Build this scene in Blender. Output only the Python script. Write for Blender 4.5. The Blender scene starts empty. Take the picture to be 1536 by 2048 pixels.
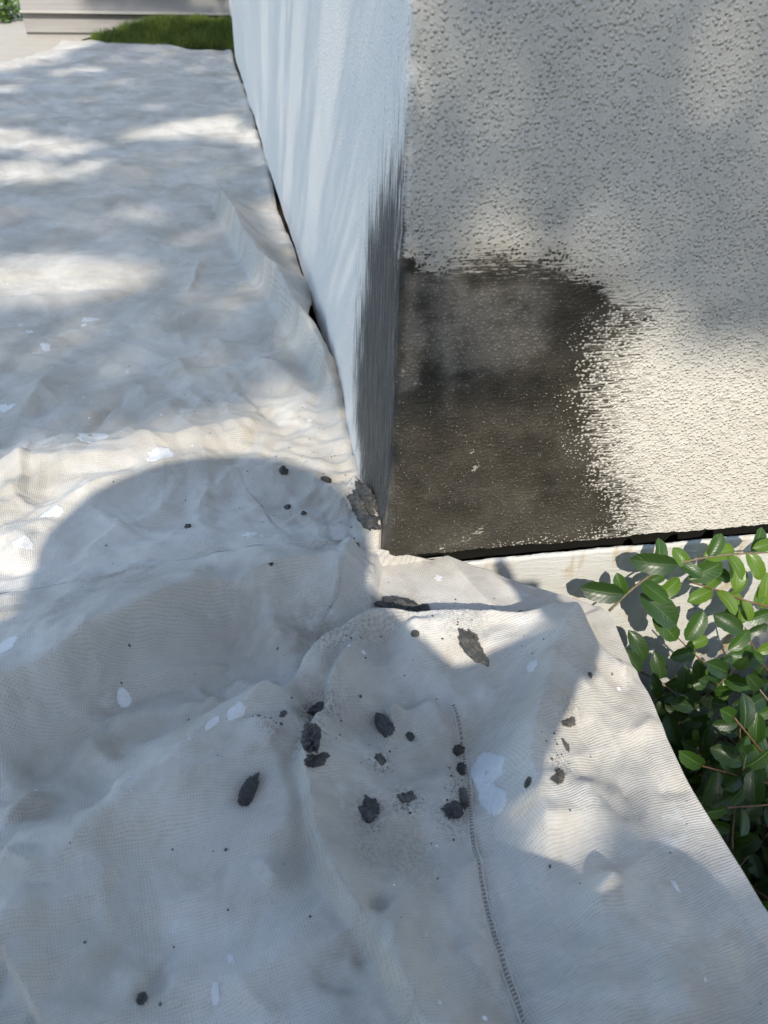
import bpy, bmesh, math, random
import numpy as np
from mathutils import Vector, Matrix, noise as mnoise
random.seed(7)
rng = np.random.default_rng(7)
SC = bpy.context.scene
COL = SC.collection

# ------------------------------------------------------------------ camera
CAM = np.array([-0.1399179, -0.59337348, 0.55])
CR = np.array([0.980155, -0.196088, 0.029089])
CU = np.array([0.098355, 0.60845, 0.787474])
CD = np.array([0.172113, 0.768985, -0.615661])
FOC = 1540.0
cam_d = bpy.data.cameras.new('camera')
cam = bpy.data.objects.new('camera', cam_d)
COL.objects.link(cam)
cam.matrix_world = Matrix(((CR[0], CU[0], -CD[0], CAM[0]), (CR[1], CU[1], -CD[1], CAM[1]),
                           (CR[2], CU[2], -CD[2], CAM[2]), (0, 0, 0, 1)))
cam_d.sensor_fit = 'HORIZONTAL'
cam_d.sensor_width = 7.0
cam_d.lens = 7.0 * FOC / 1536.0
cam_d.clip_start = 0.01
cam_d.clip_end = 500
cam_d.dof.use_dof = True
cam_d.dof.focus_distance = 0.80
cam_d.dof.aperture_fstop = 2.6
SC.camera = cam

# ------------------------------------------------------------------ sky, sun, exposure
SUN_EL = math.radians(40)
SUN_AZ = math.radians(9)           # heading of the light, from +Y towards +X
S = np.array([math.sin(SUN_AZ) * math.cos(SUN_EL), math.cos(SUN_AZ) * math.cos(SUN_EL), -math.sin(SUN_EL)])
world = bpy.data.worlds.new("World")
SC.world = world
world.use_nodes = True
wn = world.node_tree
bg = wn.nodes['Background']
sky = wn.nodes.new('ShaderNodeTexSky')
sky.sky_type = 'NISHITA'
sky.sun_disc = False
sky.sun_elevation = SUN_EL
sky.sun_rotation = math.atan2(-S[0], -S[1])
sky.air_density = 1.2
sky.dust_density = 1.0
sky.ozone_density = 1.6
wn.links.new(sky.outputs[0], bg.inputs[0])
bg.inputs[1].default_value = 0.15
sun_d = bpy.data.lights.new('sun', 'SUN')
sun_d.energy = 2.0
sun_d.angle = math.radians(0.53)
sun_d.color = (1.0, 0.93, 0.82)
sun = bpy.data.objects.new('sun', sun_d)
COL.objects.link(sun)
sun.rotation_euler = Vector(S).to_track_quat('-Z', 'Y').to_euler()
SC.view_settings.view_transform = 'Standard'
SC.view_settings.look = 'None'
SC.view_settings.gamma = 1.0
SC.view_settings.use_curve_mapping = False
SC.view_settings.exposure = 1.26


# ------------------------------------------------------------------ helpers
def px_ray(x, y):
    return CR * (x - 768) / FOC - CU * (y - 1024) / FOC + CD


def ground_pt(x, y, z=0.012):
    v = px_ray(x, y)
    return CAM + v * ((z - CAM[2]) / v[2])


WANG = -0.03586635                       # heading of the right wall
WX = np.array([math.cos(WANG), math.sin(WANG), 0])
WNRM = np.array([math.sin(WANG), -math.cos(WANG), 0])   # outward
WB = 0.016                               # height of the stucco's lower edge


def right_pt(x, y):
    v = px_ray(x, y)
    P = CAM + v * (-(CAM @ WNRM) / (v @ WNRM))
    return P


def right_uz(x, y):
    P = right_pt(x, y)
    return (P @ WX, P[2])


def left_uz(x, y):
    v = px_ray(x, y)
    P = CAM + v * (-CAM[0] / v[0])
    return (-P[1], P[2])


def _lat(seed):
    return np.random.default_rng(seed).random((256, 256))


_LATS = {}


def vnoise(x, y, seed=0):
    if seed not in _LATS:
        _LATS[seed] = _lat(seed)
    T = _LATS[seed]
    xi = np.floor(x).astype(int); yi = np.floor(y).astype(int)
    fx = x - xi; fy = y - yi
    fx = fx * fx * fx * (fx * (fx * 6 - 15) + 10); fy = fy * fy * fy * (fy * (fy * 6 - 15) + 10)
    a = T[xi & 255, yi & 255]; b = T[(xi + 1) & 255, yi & 255]
    c = T[xi & 255, (yi + 1) & 255]; d = T[(xi + 1) & 255, (yi + 1) & 255]
    return a + (b - a) * fx + (c - a) * fy + (a - b - c + d) * fx * fy


def fbm(x, y, seed=0, o=4):
    s = 0.0; a = 0.5; n = 0.0
    for i in range(o):
        s = s + a * vnoise(x * 2 ** i + 17.3 * i, y * 2 ** i - 9.1 * i, seed + i); n += a; a *= 0.5
    return s / n


def sstep(a, b, x):
    t = np.clip((x - a) / (b - a), 0, 1)
    return t * t * (3 - 2 * t)


def poly_sd(px, py, poly):
    """signed distance to a polygon, positive inside"""
    P = np.asarray(poly, float)
    d = np.full(np.shape(px), 1e9); inside = np.zeros(np.shape(px), bool)
    for i in range(len(P)):
        a = P[i]; b = P[(i + 1) % len(P)]
        e = b - a; wx = px - a[0]; wy = py - a[1]
        t = np.clip((wx * e[0] + wy * e[1]) / max(e @ e, 1e-12), 0, 1)
        d = np.minimum(d, np.hypot(wx - t * e[0], wy - t * e[1]))
        c = (a[1] > py) != (b[1] > py)
        with np.errstate(divide='ignore', invalid='ignore'):
            xx = (b[0] - a[0]) * (py - a[1]) / (b[1] - a[1] if b[1] != a[1] else 1e-12) + a[0]
        inside ^= c & (px < xx)
    return np.where(inside, d, -d)


def line_sd(px, py, pts):
    """signed distance to an open polyline (positive on its left) and the share of its length"""
    P = np.asarray(pts, float)
    seg = np.hypot(*(P[1:] - P[:-1]).T); cum = np.concatenate([[0], np.cumsum(seg)])
    best = np.full(np.shape(px), 1e9); sgn = np.ones(np.shape(px)); s = np.zeros(np.shape(px))
    for i in range(len(P) - 1):
        a = P[i]; e = P[i + 1] - a
        wx = px - a[0]; wy = py - a[1]
        t = np.clip((wx * e[0] + wy * e[1]) / (e @ e), 0, 1)
        d = np.hypot(wx - t * e[0], wy - t * e[1])
        m = d < best
        best = np.where(m, d, best)
        sgn = np.where(m, np.where(e[0] * wy - e[1] * wx >= 0, 1.0, -1.0), sgn)
        s = np.where(m, (cum[i] + t * seg[i]) / cum[-1], s)
    return best * sgn, s


def smooth_line(pts, n=6):
    P = np.asarray(pts, float)
    if len(P) < 3:
        return P
    out = []
    Q = np.vstack([2 * P[0] - P[1], P, 2 * P[-1] - P[-2]])
    for i in range(1, len(Q) - 2):
        for k in range(n):
            t = k / n
            out.append(0.5 * ((2 * Q[i]) + (-Q[i - 1] + Q[i + 1]) * t + (2 * Q[i - 1] - 5 * Q[i] + 4 * Q[i + 1] - Q[i + 2]) * t * t
                              + (-Q[i - 1] + 3 * Q[i] - 3 * Q[i + 1] + Q[i + 2]) * t ** 3))
    out.append(P[-1])
    return np.array(out)


def mesh_obj(name, verts, faces, mat, parent=None, smooth=True, uv=None, attrs=None):
    me = bpy.data.meshes.new(name)
    me.from_pydata([tuple(v) for v in verts], [], [tuple(f) for f in faces])
    return link_mesh(name, me, mat, parent, smooth, uv, attrs)


def grid_obj(name, V, nr, nc, mat, parent=None, uv=None, attrs=None, flip=False):
    """V: (nr*nc,3) array in row order"""
    me = bpy.data.meshes.new(name)
    idx = np.arange(nr * nc).reshape(nr, nc)
    q = np.stack([idx[:-1, :-1], idx[:-1, 1:], idx[1:, 1:], idx[1:, :-1]], -1).reshape(-1, 4)
    if flip:
        q = q[:, ::-1]
    n = len(q)
    me.vertices.add(len(V)); me.vertices.foreach_set('co', np.ascontiguousarray(V, dtype=np.float32).ravel())
    me.loops.add(n * 4); me.loops.foreach_set('vertex_index', np.ascontiguousarray(q, dtype=np.int32).ravel())
    me.polygons.add(n); me.polygons.foreach_set('loop_start', np.arange(0, n * 4, 4, dtype=np.int32))
    me.polygons.foreach_set('loop_total', np.full(n, 4, dtype=np.int32))
    me.update(calc_edges=True)
    return link_mesh(name, me, mat, parent, True, uv, attrs)


def link_mesh(name, me, mat, parent=None, smooth=True, uv=None, attrs=None):
    if uv is not None:
        l = me.uv_layers.new(name='UVMap')
        vi = np.zeros(len(me.loops), dtype=np.int32); me.loops.foreach_get('vertex_index', vi)
        l.data.foreach_set('uv', np.ascontiguousarray(np.asarray(uv)[vi], dtype=np.float32).ravel())
    for k, a in (attrs or {}).items():
        at = me.attributes.new(k, 'FLOAT', 'POINT')
        at.data.foreach_set('value', np.ascontiguousarray(a, dtype=np.float32).ravel())
    if smooth:
        me.polygons.foreach_set('use_smooth', np.ones(len(me.polygons), dtype=bool))
    for m in (mat if isinstance(mat, (list, tuple)) else [mat]):
        me.materials.append(m)
    o = bpy.data.objects.new(name, me)
    COL.objects.link(o)
    if parent is not None:
        o.parent = parent
    return o


def bm_obj(name, bm, mat, parent=None, smooth=True):
    me = bpy.data.meshes.new(name)
    bm.normal_update()
    bm.to_mesh(me); bm.free()
    return link_mesh(name, me, mat, parent, smooth)


def empty(name, loc=(0, 0, 0)):
    o = bpy.data.objects.new(name, None)
    o.location = loc; o.empty_display_size = 0.05
    COL.objects.link(o)
    return o


def tag(o, label=None, cat=None, group=None, kind=None):
    if label: o['label'] = label
    if cat: o['category'] = cat
    if group: o['group'] = group
    if kind: o['kind'] = kind
    return o


def add_box(bm, lo, hi, bevel=0.0):
    r = bmesh.ops.create_cube(bm, size=1.0)
    vs = r['verts']
    for v in vs:
        v.co = Vector([lo[i] + (v.co[i] + 0.5) * (hi[i] - lo[i]) for i in range(3)])
    if bevel:
        es = list({e for v in vs for e in v.link_edges})
        bmesh.ops.bevel(bm, geom=es, offset=bevel, segments=2, affect='EDGES')


def tube_mesh(pts, rads, seg=7):
    V = []; F = []
    P = [Vector(p) for p in pts]
    up = Vector((0.3, 0.2, 1)).normalized()
    for i, p in enumerate(P):
        t = (P[min(i + 1, len(P) - 1)] - P[max(i - 1, 0)]).normalized()
        a = t.cross(up)
        if a.length < 1e-3: a = t.cross(Vector((1, 0, 0)))
        a.normalize(); b = t.cross(a)
        for k in range(seg):
            th = 2 * math.pi * k / seg
            V.append(p + (a * math.cos(th) + b * math.sin(th)) * rads[i])
    for i in range(len(P) - 1):
        for k in range(seg):
            F.append((i * seg + k, i * seg + (k + 1) % seg, (i + 1) * seg + (k + 1) % seg, (i + 1) * seg + k))
    F.append(tuple(range(seg))[::-1]); F.append(tuple((len(P) - 1) * seg + k for k in range(seg)))
    return V, F


# ------------------------------------------------------------------ materials
class Mat:
    def __init__(self, name, rough=0.8, spec=0.3):
        self.m = bpy.data.materials.new(name)
        self.m.use_nodes = True
        self.t = self.m.node_tree
        self.b = self.t.nodes['Principled BSDF']
        self.b.inputs['Roughness'].default_value = rough
        self.b.inputs['Specular IOR Level'].default_value = spec

    def n(self, typ, **kw):
        x = self.t.nodes.new(typ)
        for k, v in kw.items():
            setattr(x, k, v)
        return x

    def set(self, sock, v):
        if hasattr(v, 'is_output'):
            self.t.links.new(v, sock)
        else:
            sock.default_value = v

    def math(self, op, a, b=0.0, c=0.0, clamp=False):
        x = self.n('ShaderNodeMath', operation=op, use_clamp=clamp)
        self.set(x.inputs[0], a); self.set(x.inputs[1], b); self.set(x.inputs[2], c)
        return x.outputs[0]

    def noise(self, vec, scale, detail=3, rough=0.5, dist=0.0):
        x = self.n('ShaderNodeTexNoise')
        if vec is not None: self.set(x.inputs['Vector'], vec)
        x.inputs['Scale'].default_value = scale; x.inputs['Detail'].default_value = detail
        x.inputs['Roughness'].default_value = rough; x.inputs['Distortion'].default_value = dist
        return x.outputs['Fac']

    def voro(self, vec, scale, feature='F1', out='Distance'):
        x = self.n('ShaderNodeTexVoronoi', feature=feature)
        if feature == 'SMOOTH_F1': x.inputs['Smoothness'].default_value = 0.35
        if vec is not None: self.set(x.inputs['Vector'], vec)
        x.inputs['Scale'].default_value = scale
        return x.outputs[out]

    def map(self, vec, scale=(1, 1, 1), loc=(0, 0, 0), rot=(0, 0, 0)):
        x = self.n('ShaderNodeMapping')
        self.set(x.inputs['Vector'], vec)
        x.inputs['Scale'].default_value = scale; x.inputs['Location'].default_value = loc; x.inputs['Rotation'].default_value = rot
        return x.outputs[0]

    def ss(self, v, a, b, lo=0.0, hi=1.0):
        x = self.n('ShaderNodeMapRange', interpolation_type='SMOOTHSTEP')
        self.set(x.inputs['Value'], v)
        x.inputs['From Min'].default_value = a; x.inputs['From Max'].default_value = b
        x.inputs['To Min'].default_value = lo; x.inputs['To Max'].default_value = hi
        return x.outputs[0]

    def mix(self, f, a, b, mode='MIX'):
        x = self.n('ShaderNodeMix', data_type='RGBA', blend_type=mode)
        self.set(x.inputs[0], f)
        for i, v in ((6, a), (7, b)):
            if not hasattr(v, 'is_output') and len(v) == 3: v = (*v, 1)
            self.set(x.inputs[i], v)
        return x.outputs[2]

    def attr(self, name):
        return self.n('ShaderNodeAttribute', attribute_name=name).outputs['Fac']

    def obj(self):
        return self.n('ShaderNodeTexCoord').outputs['Object']

    def uv(self):
        return self.n('ShaderNodeTexCoord').outputs['UV']

    def color(self, v):
        if not hasattr(v, 'is_output') and len(v) == 3: v = (*v, 1)
        self.set(self.b.inputs['Base Color'], v)

    def bump(self, h, dist, strength=1.0, prev=None):
        x = self.n('ShaderNodeBump')
        x.inputs['Strength'].default_value = strength; x.inputs['Distance'].default_value = dist
        self.set(x.inputs['Height'], h)
        if prev is not None: self.set(x.inputs['Normal'], prev)
        self.set(self.b.inputs['Normal'], x.outputs[0])
        return x.outputs[0]


def simple(name, col, rough=0.8, spec=0.3, var=0.15, scale=30, bump=0.0, bscale=200):
    M = Mat(name, rough, spec)
    o = M.obj()
    f = M.noise(o, scale, 4)
    M.color(M.mix(f, [c * (1 - var) for c in col], [c * (1 + var) for c in col]))
    if bump: M.bump(M.noise(o, bscale, 4), bump)
    return M.m


def make_stucco():
    M = Mat('stucco', 0.75, 0.25)
    uv = M.uv()
    patch = M.attr('patch'); tone = M.attr('tone'); side = M.attr('side')   # side: 1 on the right face
    # the sprayed knock-down relief: soft drops of two sizes
    warp = M.n('ShaderNodeVectorMath', operation='ADD')
    nz = M.n('ShaderNodeTexNoise'); M.set(nz.inputs['Vector'], uv); nz.inputs['Scale'].default_value = 130; nz.inputs['Detail'].default_value = 2
    sc = M.n('ShaderNodeVectorMath', operation='SCALE'); M.set(sc.inputs[0], nz.outputs['Color']); sc.inputs['Scale'].default_value = 0.0016
    M.set(warp.inputs[0], uv); M.set(warp.inputs[1], sc.outputs[0])
    w = warp.outputs[0]
    v1 = M.voro(w, 285, 'SMOOTH_F1')
    d1 = M.ss(v1, 0.56, 0.02)
    v2 = M.voro(w, 420, 'F1')
    d2 = M.ss(v2, 0.6, 0.1)
    big = M.noise(w, 85, 3)
    drops = M.math('MULTIPLY', d1, M.ss(big, 0.30, 0.66, 0.6, 1.0))
    h = M.math('ADD', drops, M.math('MULTIPLY', d2, 0.14))
    h = M.math('ADD', h, M.math('MULTIPLY', M.noise(uv, 700, 2), 0.12))
    # brush marks: along the wall on the right face, up and down on the left face
    hs = M.noise(M.map(uv, (60, 520, 1)), 1.0, 3, 0.6)
    vs = M.noise(M.map(uv, (260, 22, 1)), 1.0, 4, 0.65)
    streak = M.mix(side, vs, hs)
    cov_in = M.math('ADD', patch, M.math('MULTIPLY', M.math('SUBTRACT', streak, 0.5), M.ss(side, 0, 1, 1.5, 1.1)))
    cov_in = M.math('ADD', cov_in, M.math('MULTIPLY', M.math('SUBTRACT', drops, 0.45), M.attr('drop')))
    cov = M.mix(side, M.ss(cov_in, 0.18, 0.82), M.ss(cov_in, 0.34, 0.66))
    smear = M.ss(M.math('ADD', patch, M.math('MULTIPLY', M.math('SUBTRACT', streak, 0.5), 0.5)), 0.05, 0.55, 0.0, 0.42)
    # colours
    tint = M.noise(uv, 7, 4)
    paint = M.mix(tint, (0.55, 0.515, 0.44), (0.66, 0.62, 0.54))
    leftp = M.mix(M.noise(uv, 9, 3), (0.77, 0.735, 0.68), (0.83, 0.795, 0.74))  # left face lighter and warmer, offsetting its blue shade in the colour
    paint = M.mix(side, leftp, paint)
    grime = M.math('MULTIPLY', M.ss(M.noise(uv, 420, 2), 0.62, 0.75), 0.25)
    paint = M.mix(grime, paint, (0.35, 0.34, 0.31))
    wet = M.mix(M.ss(M.noise(uv, 17, 5, 0.68), 0.2, 0.85), (0.018, 0.016, 0.0115), (0.064, 0.055, 0.040))
    film = M.mix(M.noise(M.map(uv, (150, 420, 1)), 1.0, 4), (0.11, 0.098, 0.080), (0.23, 0.205, 0.168))
    mort = M.mix(M.math('MULTIPLY', tone, M.ss(M.noise(uv, 60, 4), 0.25, 0.6, 0.45, 1.0)), wet, film)
    lf = M.mix(M.ss(M.noise(M.map(uv, (150, 14, 1)), 1.0, 5, 0.7), 0.3, 0.7), (0.035, 0.032, 0.028), (0.125, 0.118, 0.108))
    mort = M.mix(side, lf, mort)
    red = M.math('MULTIPLY', M.ss(M.noise(uv, 34, 3), 0.56, 0.72), 0.2)
    mort = M.mix(red, mort, (0.085, 0.06, 0.047))
    # grains of sand and bare specks showing through the smear
    gv = M.n('ShaderNodeTexVoronoi'); M.set(gv.inputs['Vector'], uv); gv.inputs['Scale'].default_value = 420
    cells = M.n('ShaderNodeSeparateColor'); M.set(cells.inputs[0], gv.outputs['Color'])
    pick = M.math('GREATER_THAN', cells.outputs[0], 0.78)
    size = M.math('MULTIPLY_ADD', cells.outputs[1], 0.20, 0.06)
    speck = M.math('MULTIPLY', pick, M.math('LESS_THAN', gv.outputs['Distance'], size))
    fine = M.ss(M.noise(uv, 1100, 2), 0.66, 0.74)
    mort = M.mix(M.math('MULTIPLY', speck, 0.8), mort, (0.42, 0.38, 0.31))
    mort = M.mix(M.math('MULTIPLY', fine, 0.5), mort, (0.25, 0.22, 0.18))
    scr = M.attr('scrape')
    scm = M.ss(M.math('ADD', scr, M.math('MULTIPLY', M.math('SUBTRACT', M.noise(uv, 300, 4, 0.65), 0.5), 1.3)), 0.45, 0.62)
    mort = M.mix(scm, mort, (0.38, 0.35, 0.29))
    mort = M.mix(M.math('MULTIPLY', M.math('MULTIPLY', drops, M.math('MULTIPLY_ADD', tone, 0.5, 0.06)), side), mort, (0.33, 0.30, 0.25))
    paint = M.mix(M.math('MULTIPLY', smear, side), paint, (0.20, 0.165, 0.12))
    # dark splashes thrown on the paint round the patch
    dots = M.math('MULTIPLY', M.math('GREATER_THAN', cells.outputs[2], 0.93), M.math('LESS_THAN', gv.outputs['Distance'], M.math('MULTIPLY_ADD', cells.outputs[1], 0.16, 0.05)))
    paint = M.mix(M.math('MULTIPLY', dots, M.attr('spray')), paint, (0.10, 0.09, 0.075))
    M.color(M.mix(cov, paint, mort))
    M.set(M.b.inputs['Roughness'], M.mix(cov, (0.75, 0.75, 0.75), (0.62, 0.62, 0.62)))
    # relief: filled and brushed flat where the mortar lies; the left face is finer
    amp = M.math('MULTIPLY', M.math('SUBTRACT', 1.0, M.math('MULTIPLY', cov, 0.5)), M.ss(side, 0, 1, 0.5, 1.0))
    hh = M.math('MULTIPLY', h, amp)
    hh = M.math('ADD', hh, M.math('MULTIPLY', M.math('MULTIPLY', streak, cov), 0.45))
    hh = M.math('ADD', hh, M.math('MULTIPLY', speck, M.math('MULTIPLY', cov, 0.3)))
    M.bump(hh, 0.0016, 1.0)
    return M.m


def make_cloth():
    M = Mat('canvas', 0.9, 0.1)
    uv = M.uv()
    rot = M.map(uv, rot=(0, 0, math.radians(-9)))
    nz = M.n('ShaderNodeTexNoise'); M.set(nz.inputs['Vector'], uv); nz.inputs['Scale'].default_value = 14; nz.inputs['Detail'].default_value = 2
    sc = M.n('ShaderNodeVectorMath', operation='SCALE'); M.set(sc.inputs[0], nz.outputs['Color']); sc.inputs['Scale'].default_value = 0.018
    ad = M.n('ShaderNodeVectorMath', operation='ADD'); M.set(ad.inputs[0], rot); M.set(ad.inputs[1], sc.outputs[0])
    sep = M.n('ShaderNodeSeparateXYZ'); M.set(sep.inputs[0], ad.outputs[0])
    K = 2 * math.pi / 0.0019
    irr = M.noise(uv, 260, 2)
    su = M.math('SINE', M.math('MULTIPLY_ADD', sep.outputs[0], K, M.math('MULTIPLY', irr, 2.2)))
    sv = M.math('SINE', M.math('MULTIPLY_ADD', sep.outputs[1], K, M.math('MULTIPLY', irr, 2.2)))
    hu = M.math('MULTIPLY_ADD', su, 0.5, 0.5); hv = M.math('MULTIPLY_ADD', sv, 0.5, 0.5)
    rib = M.attr('rib')
    wgt = M.ss(rib, 0, 1, 1.0, 0.5)
    weave = M.math('MAXIMUM', M.math('MULTIPLY', hu, wgt), hv)
    thin = M.noise(M.map(uv, (40, 900, 1), rot=(0, 0, math.radians(-9))), 1.0, 2)
    weave = M.math('MULTIPLY_ADD', thin, 0.7, weave)
    # body colour: unbleached cotton, water marks, old dirt; browns also paint in fold shade
    a = M.ss(M.noise(uv, 6.5, 6, 0.66, 0.5), 0.28, 0.70)
    base = M.mix(a, (0.43, 0.395, 0.335), (0.65, 0.615, 0.56))
    b = M.ss(M.noise(uv, 13, 5, 0.62, 0.6), 0.55, 0.72)
    base = M.mix(M.math('MULTIPLY', b, 0.50), base, (0.40, 0.34, 0.25))
    c = M.ss(M.noise(M.map(uv, loc=(3, 5, 0)), 30, 4, 0.6), 0.60, 0.74)
    base = M.mix(M.math('MULTIPLY', c, 0.34), base, (0.33, 0.31, 0.28))
    d = M.ss(M.noise(M.map(uv, loc=(8, 1, 0)), 17, 5, 0.65), 0.63, 0.70)
    base = M.mix(M.math('MULTIPLY', d, 0.30), base, (0.76, 0.76, 0.75))
    dirt_shade = M.attr('dirt_shade')
    base = M.mix(M.math('MULTIPLY', dirt_shade, M.ss(M.noise(uv, 70, 4, 0.65), 0.3, 0.65)), base, (0.27, 0.235, 0.18))
    mud = M.math('MULTIPLY', M.attr('mud'), M.ss(M.noise(uv, 330, 4, 0.7), 0.42, 0.62))
    base = M.mix(mud, base, (0.10, 0.095, 0.085))
    hole = M.ss(weave, 0.75, 0.25)
    base = M.mix(M.math('MULTIPLY', hole, 0.58), base, (0.22, 0.20, 0.17))
    sp = M.n('ShaderNodeTexVoronoi'); M.set(sp.inputs['Vector'], uv); sp.inputs['Scale'].default_value = 75
    ce = M.n('ShaderNodeSeparateColor'); M.set(ce.inputs[0], sp.outputs['Color'])
    ws = M.math('MULTIPLY', M.math('GREATER_THAN', ce.outputs[0], 0.90), M.math('LESS_THAN', sp.outputs['Distance'], M.math('MULTIPLY_ADD', ce.outputs[1], 0.12, 0.03)))
    base = M.mix(ws, base, (0.80, 0.80, 0.79))
    ds = M.math('MULTIPLY', M.math('GREATER_THAN', ce.outputs[2], 0.90), M.math('LESS_THAN', sp.outputs['Distance'], M.math('MULTIPLY_ADD', ce.outputs[1], 0.07, 0.02)))
    base = M.mix(ds, base, (0.12, 0.11, 0.10))
    M.color(base)
    M.set(M.b.inputs['Sheen Weight'], 0.15)
    n1 = M.bump(M.noise(uv, 55, 5, 0.6), 0.0025, 0.6)
    M.bump(weave, 0.0005, 0.9, n1)
    return M.m


def make_leaf(name, c1, c2, vein):
    M = Mat(name, 0.34, 0.45)
    uv = M.uv()
    sep = M.n('ShaderNodeSeparateXYZ'); M.set(sep.inputs[0], uv)
    oi = M.n('ShaderNodeObjectInfo')
    col = M.mix(oi.outputs['Random'], c1, c2)
    col = M.mix(M.ss(M.noise(M.obj(), 260, 3), 0.45, 0.7, 0, 0.35), col, [x * 0.6 for x in c1])
    ax = M.math('ABSOLUTE', M.math('SUBTRACT', sep.outputs[0], 0.5))
    mid = M.ss(ax, 0.055, 0.02)
    side = M.math('SINE', M.math('MULTIPLY', M.math('SUBTRACT', sep.outputs[1], M.math('MULTIPLY', ax, 0.55)), 48))
    sv = M.math('MULTIPLY', M.ss(side, 0.82, 1.0), 0.28)
    col = M.mix(M.ss(M.noise(M.obj(), 3.1, 5, 0.7), 0.60, 0.68, 0, .45), col, (0.11, 0.105, 0.04))
    col = M.mix(sv, col, vein)
    col = M.mix(M.math('MULTIPLY', mid, 0.75), col, vein)
    edge = M.ss(ax, 0.44, 0.5, 0, 0.25)
    col = M.mix(edge, col, vein)
    M.color(col)
    M.b.inputs['Subsurface Weight'].default_value = 0.0
    tr = M.n('ShaderNodeBsdfTranslucent'); M.set(tr.inputs['Color'], M.mix(0.5, col, (0.16, 0.30, 0.02)))
    ms = M.n('ShaderNodeMixShader'); ms.inputs[0].default_value = 0.22
    M.t.links.new(M.b.outputs[0], ms.inputs[1]); M.t.links.new(tr.outputs[0], ms.inputs[2])
    out = M.t.nodes['Material Output']; M.t.links.new(ms.outputs[0], out.inputs['Surface'])
    M.bump(M.math('ADD', M.math('MULTIPLY', mid, -1.0), M.math('MULTIPLY', sv, -1.2)), 0.0006, 0.8)
    return M.m


def make_concrete(name, lo, hi, bump=0.0008):
    M = Mat(name, 0.85, 0.2)
    o = M.obj()
    c = M.mix(M.noise(o, 12, 5, 0.6), lo, hi)
    c = M.mix(M.ss(M.noise(o, 90, 3), 0.6, 0.75, 0, 0.3), c, [x * 0.55 for x in lo])
    M.color(c)
    M.bump(M.noise(o, 260, 5, 0.6), bump)
    return M.m


def make_foundation():
    M = Mat('painted_concrete', 0.7, 0.25)
    o = M.obj()
    c = M.mix(M.noise(o, 15, 5), (0.50, 0.49, 0.45), (0.64, 0.63, 0.585))
    sep = M.n('ShaderNodeSeparateXYZ'); M.set(sep.inputs[0], o)
    st = M.math('MULTIPLY', M.ss(M.noise(M.map(o, (50, 50, 9)), 1, 4, 0.6), 0.50, 0.72), M.ss(M.noise(o, 14, 2), 0.4, 0.62))
    c = M.mix(M.math('MULTIPLY', st, 0.9), c, (0.42, 0.29, 0.11))
    c = M.mix(M.ss(M.noise(o, 120, 4, 0.7), 0.62, 0.72, 0, 0.35), c, (0.75, 0.74, 0.71))
    c = M.mix(M.ss(M.noise(o, 200, 3), 0.68, 0.76, 0, 0.5), c, (0.22, 0.19, 0.14))
    M.color(c)
    M.bump(M.noise(M.map(o, (60, 60, 300)), 1, 5, 0.6), 0.0012)
    return M.m


def make_mortar(name, lo, hi):
    M = Mat(name, 0.45, 0.5)
    o = M.obj()
    c = M.mix(M.ss(M.noise(o, 130, 5, 0.7), 0.3, 0.72), [x * .75 for x in lo], hi)
    c = M.mix(M.ss(M.noise(o, 900, 2), 0.66, 0.76, 0, 0.5), c, (0.22, 0.21, 0.19))
    M.color(c)
    M.bump(M.noise(o, 420, 5, 0.65), 0.002)
    return M.m


def make_plank():
    M = Mat('grey_board', 0.75, 0.25)
    o = M.obj()
    oi = M.n('ShaderNodeObjectInfo')
    c = M.mix(oi.outputs['Random'], (0.26, 0.25, 0.235), (0.33, 0.315, 0.30))
    g = M.noise(M.map(o, (3, 30, 60)), 1.0, 5, 0.6)
    c = M.mix(M.ss(g, 0.35, 0.7, 0, 0.5), c, (0.22, 0.205, 0.19))
    M.color(c)
    M.bump(g, 0.002, 0.5)
    return M.m


MS = make_stucco()
MC = make_cloth()
M_FOUND = make_foundation()
M_PATH = make_concrete('path_concrete', (0.42, 0.38, 0.31), (0.52, 0.47, 0.39))
M_SOIL = simple('soil', (0.055, 0.042, 0.03), 0.95, 0.1, 0.4, 40, 0.01, 90)
M_DARK = simple('cavity_shade', (0.02, 0.019, 0.017), 0.95, 0.05)
M_MORT = make_mortar('wet_mortar', (0.045, 0.045, 0.043), (0.095, 0.092, 0.086))
M_MORTD = make_mortar('drying_mortar', (0.085, 0.078, 0.066), (0.15, 0.138, 0.117))
M_PAINT = simple('dried_white_paint', (0.66, 0.655, 0.64), 0.6, 0.3, 0.14, 260, 0.0008, 700)
M_THREAD = simple('thread', (0.56, 0.53, 0.47), 0.9, 0.1, 0.1, 200)
M_PLANK = make_plank()
M_TRIM = simple('white_trim', (0.78, 0.77, 0.74), 0.5, 0.3, 0.04, 8)
M_TWIG = simple('twig_bark', (0.20, 0.165, 0.105), 0.8, 0.2, 0.3, 160, 0.002, 500)
M_TWIGR = simple('young_twig', (0.17, 0.10, 0.055), 0.6, 0.3, 0.3, 160, 0.001, 500)
M_BARK = simple('tree_bark', (0.10, 0.078, 0.058), 0.95, 0.1, 0.4, 14, 0.02, 25)
L_DARK = make_leaf('leaf_deep_green', (0.017, 0.042, 0.012), (0.030, 0.068, 0.015), (0.07, 0.12, 0.04))
L_MID = make_leaf('leaf_mid_green', (0.026, 0.070, 0.012), (0.042, 0.098, 0.014), (0.11, 0.19, 0.05))
L_YOUNG = make_leaf('leaf_fresh_green', (0.072, 0.150, 0.013), (0.12, 0.21, 0.02), (0.19, 0.28, 0.07))
L_CAN = simple('canopy_leaf', (0.045, 0.085, 0.022), 0.5, 0.3, 0.35, 3)


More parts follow.
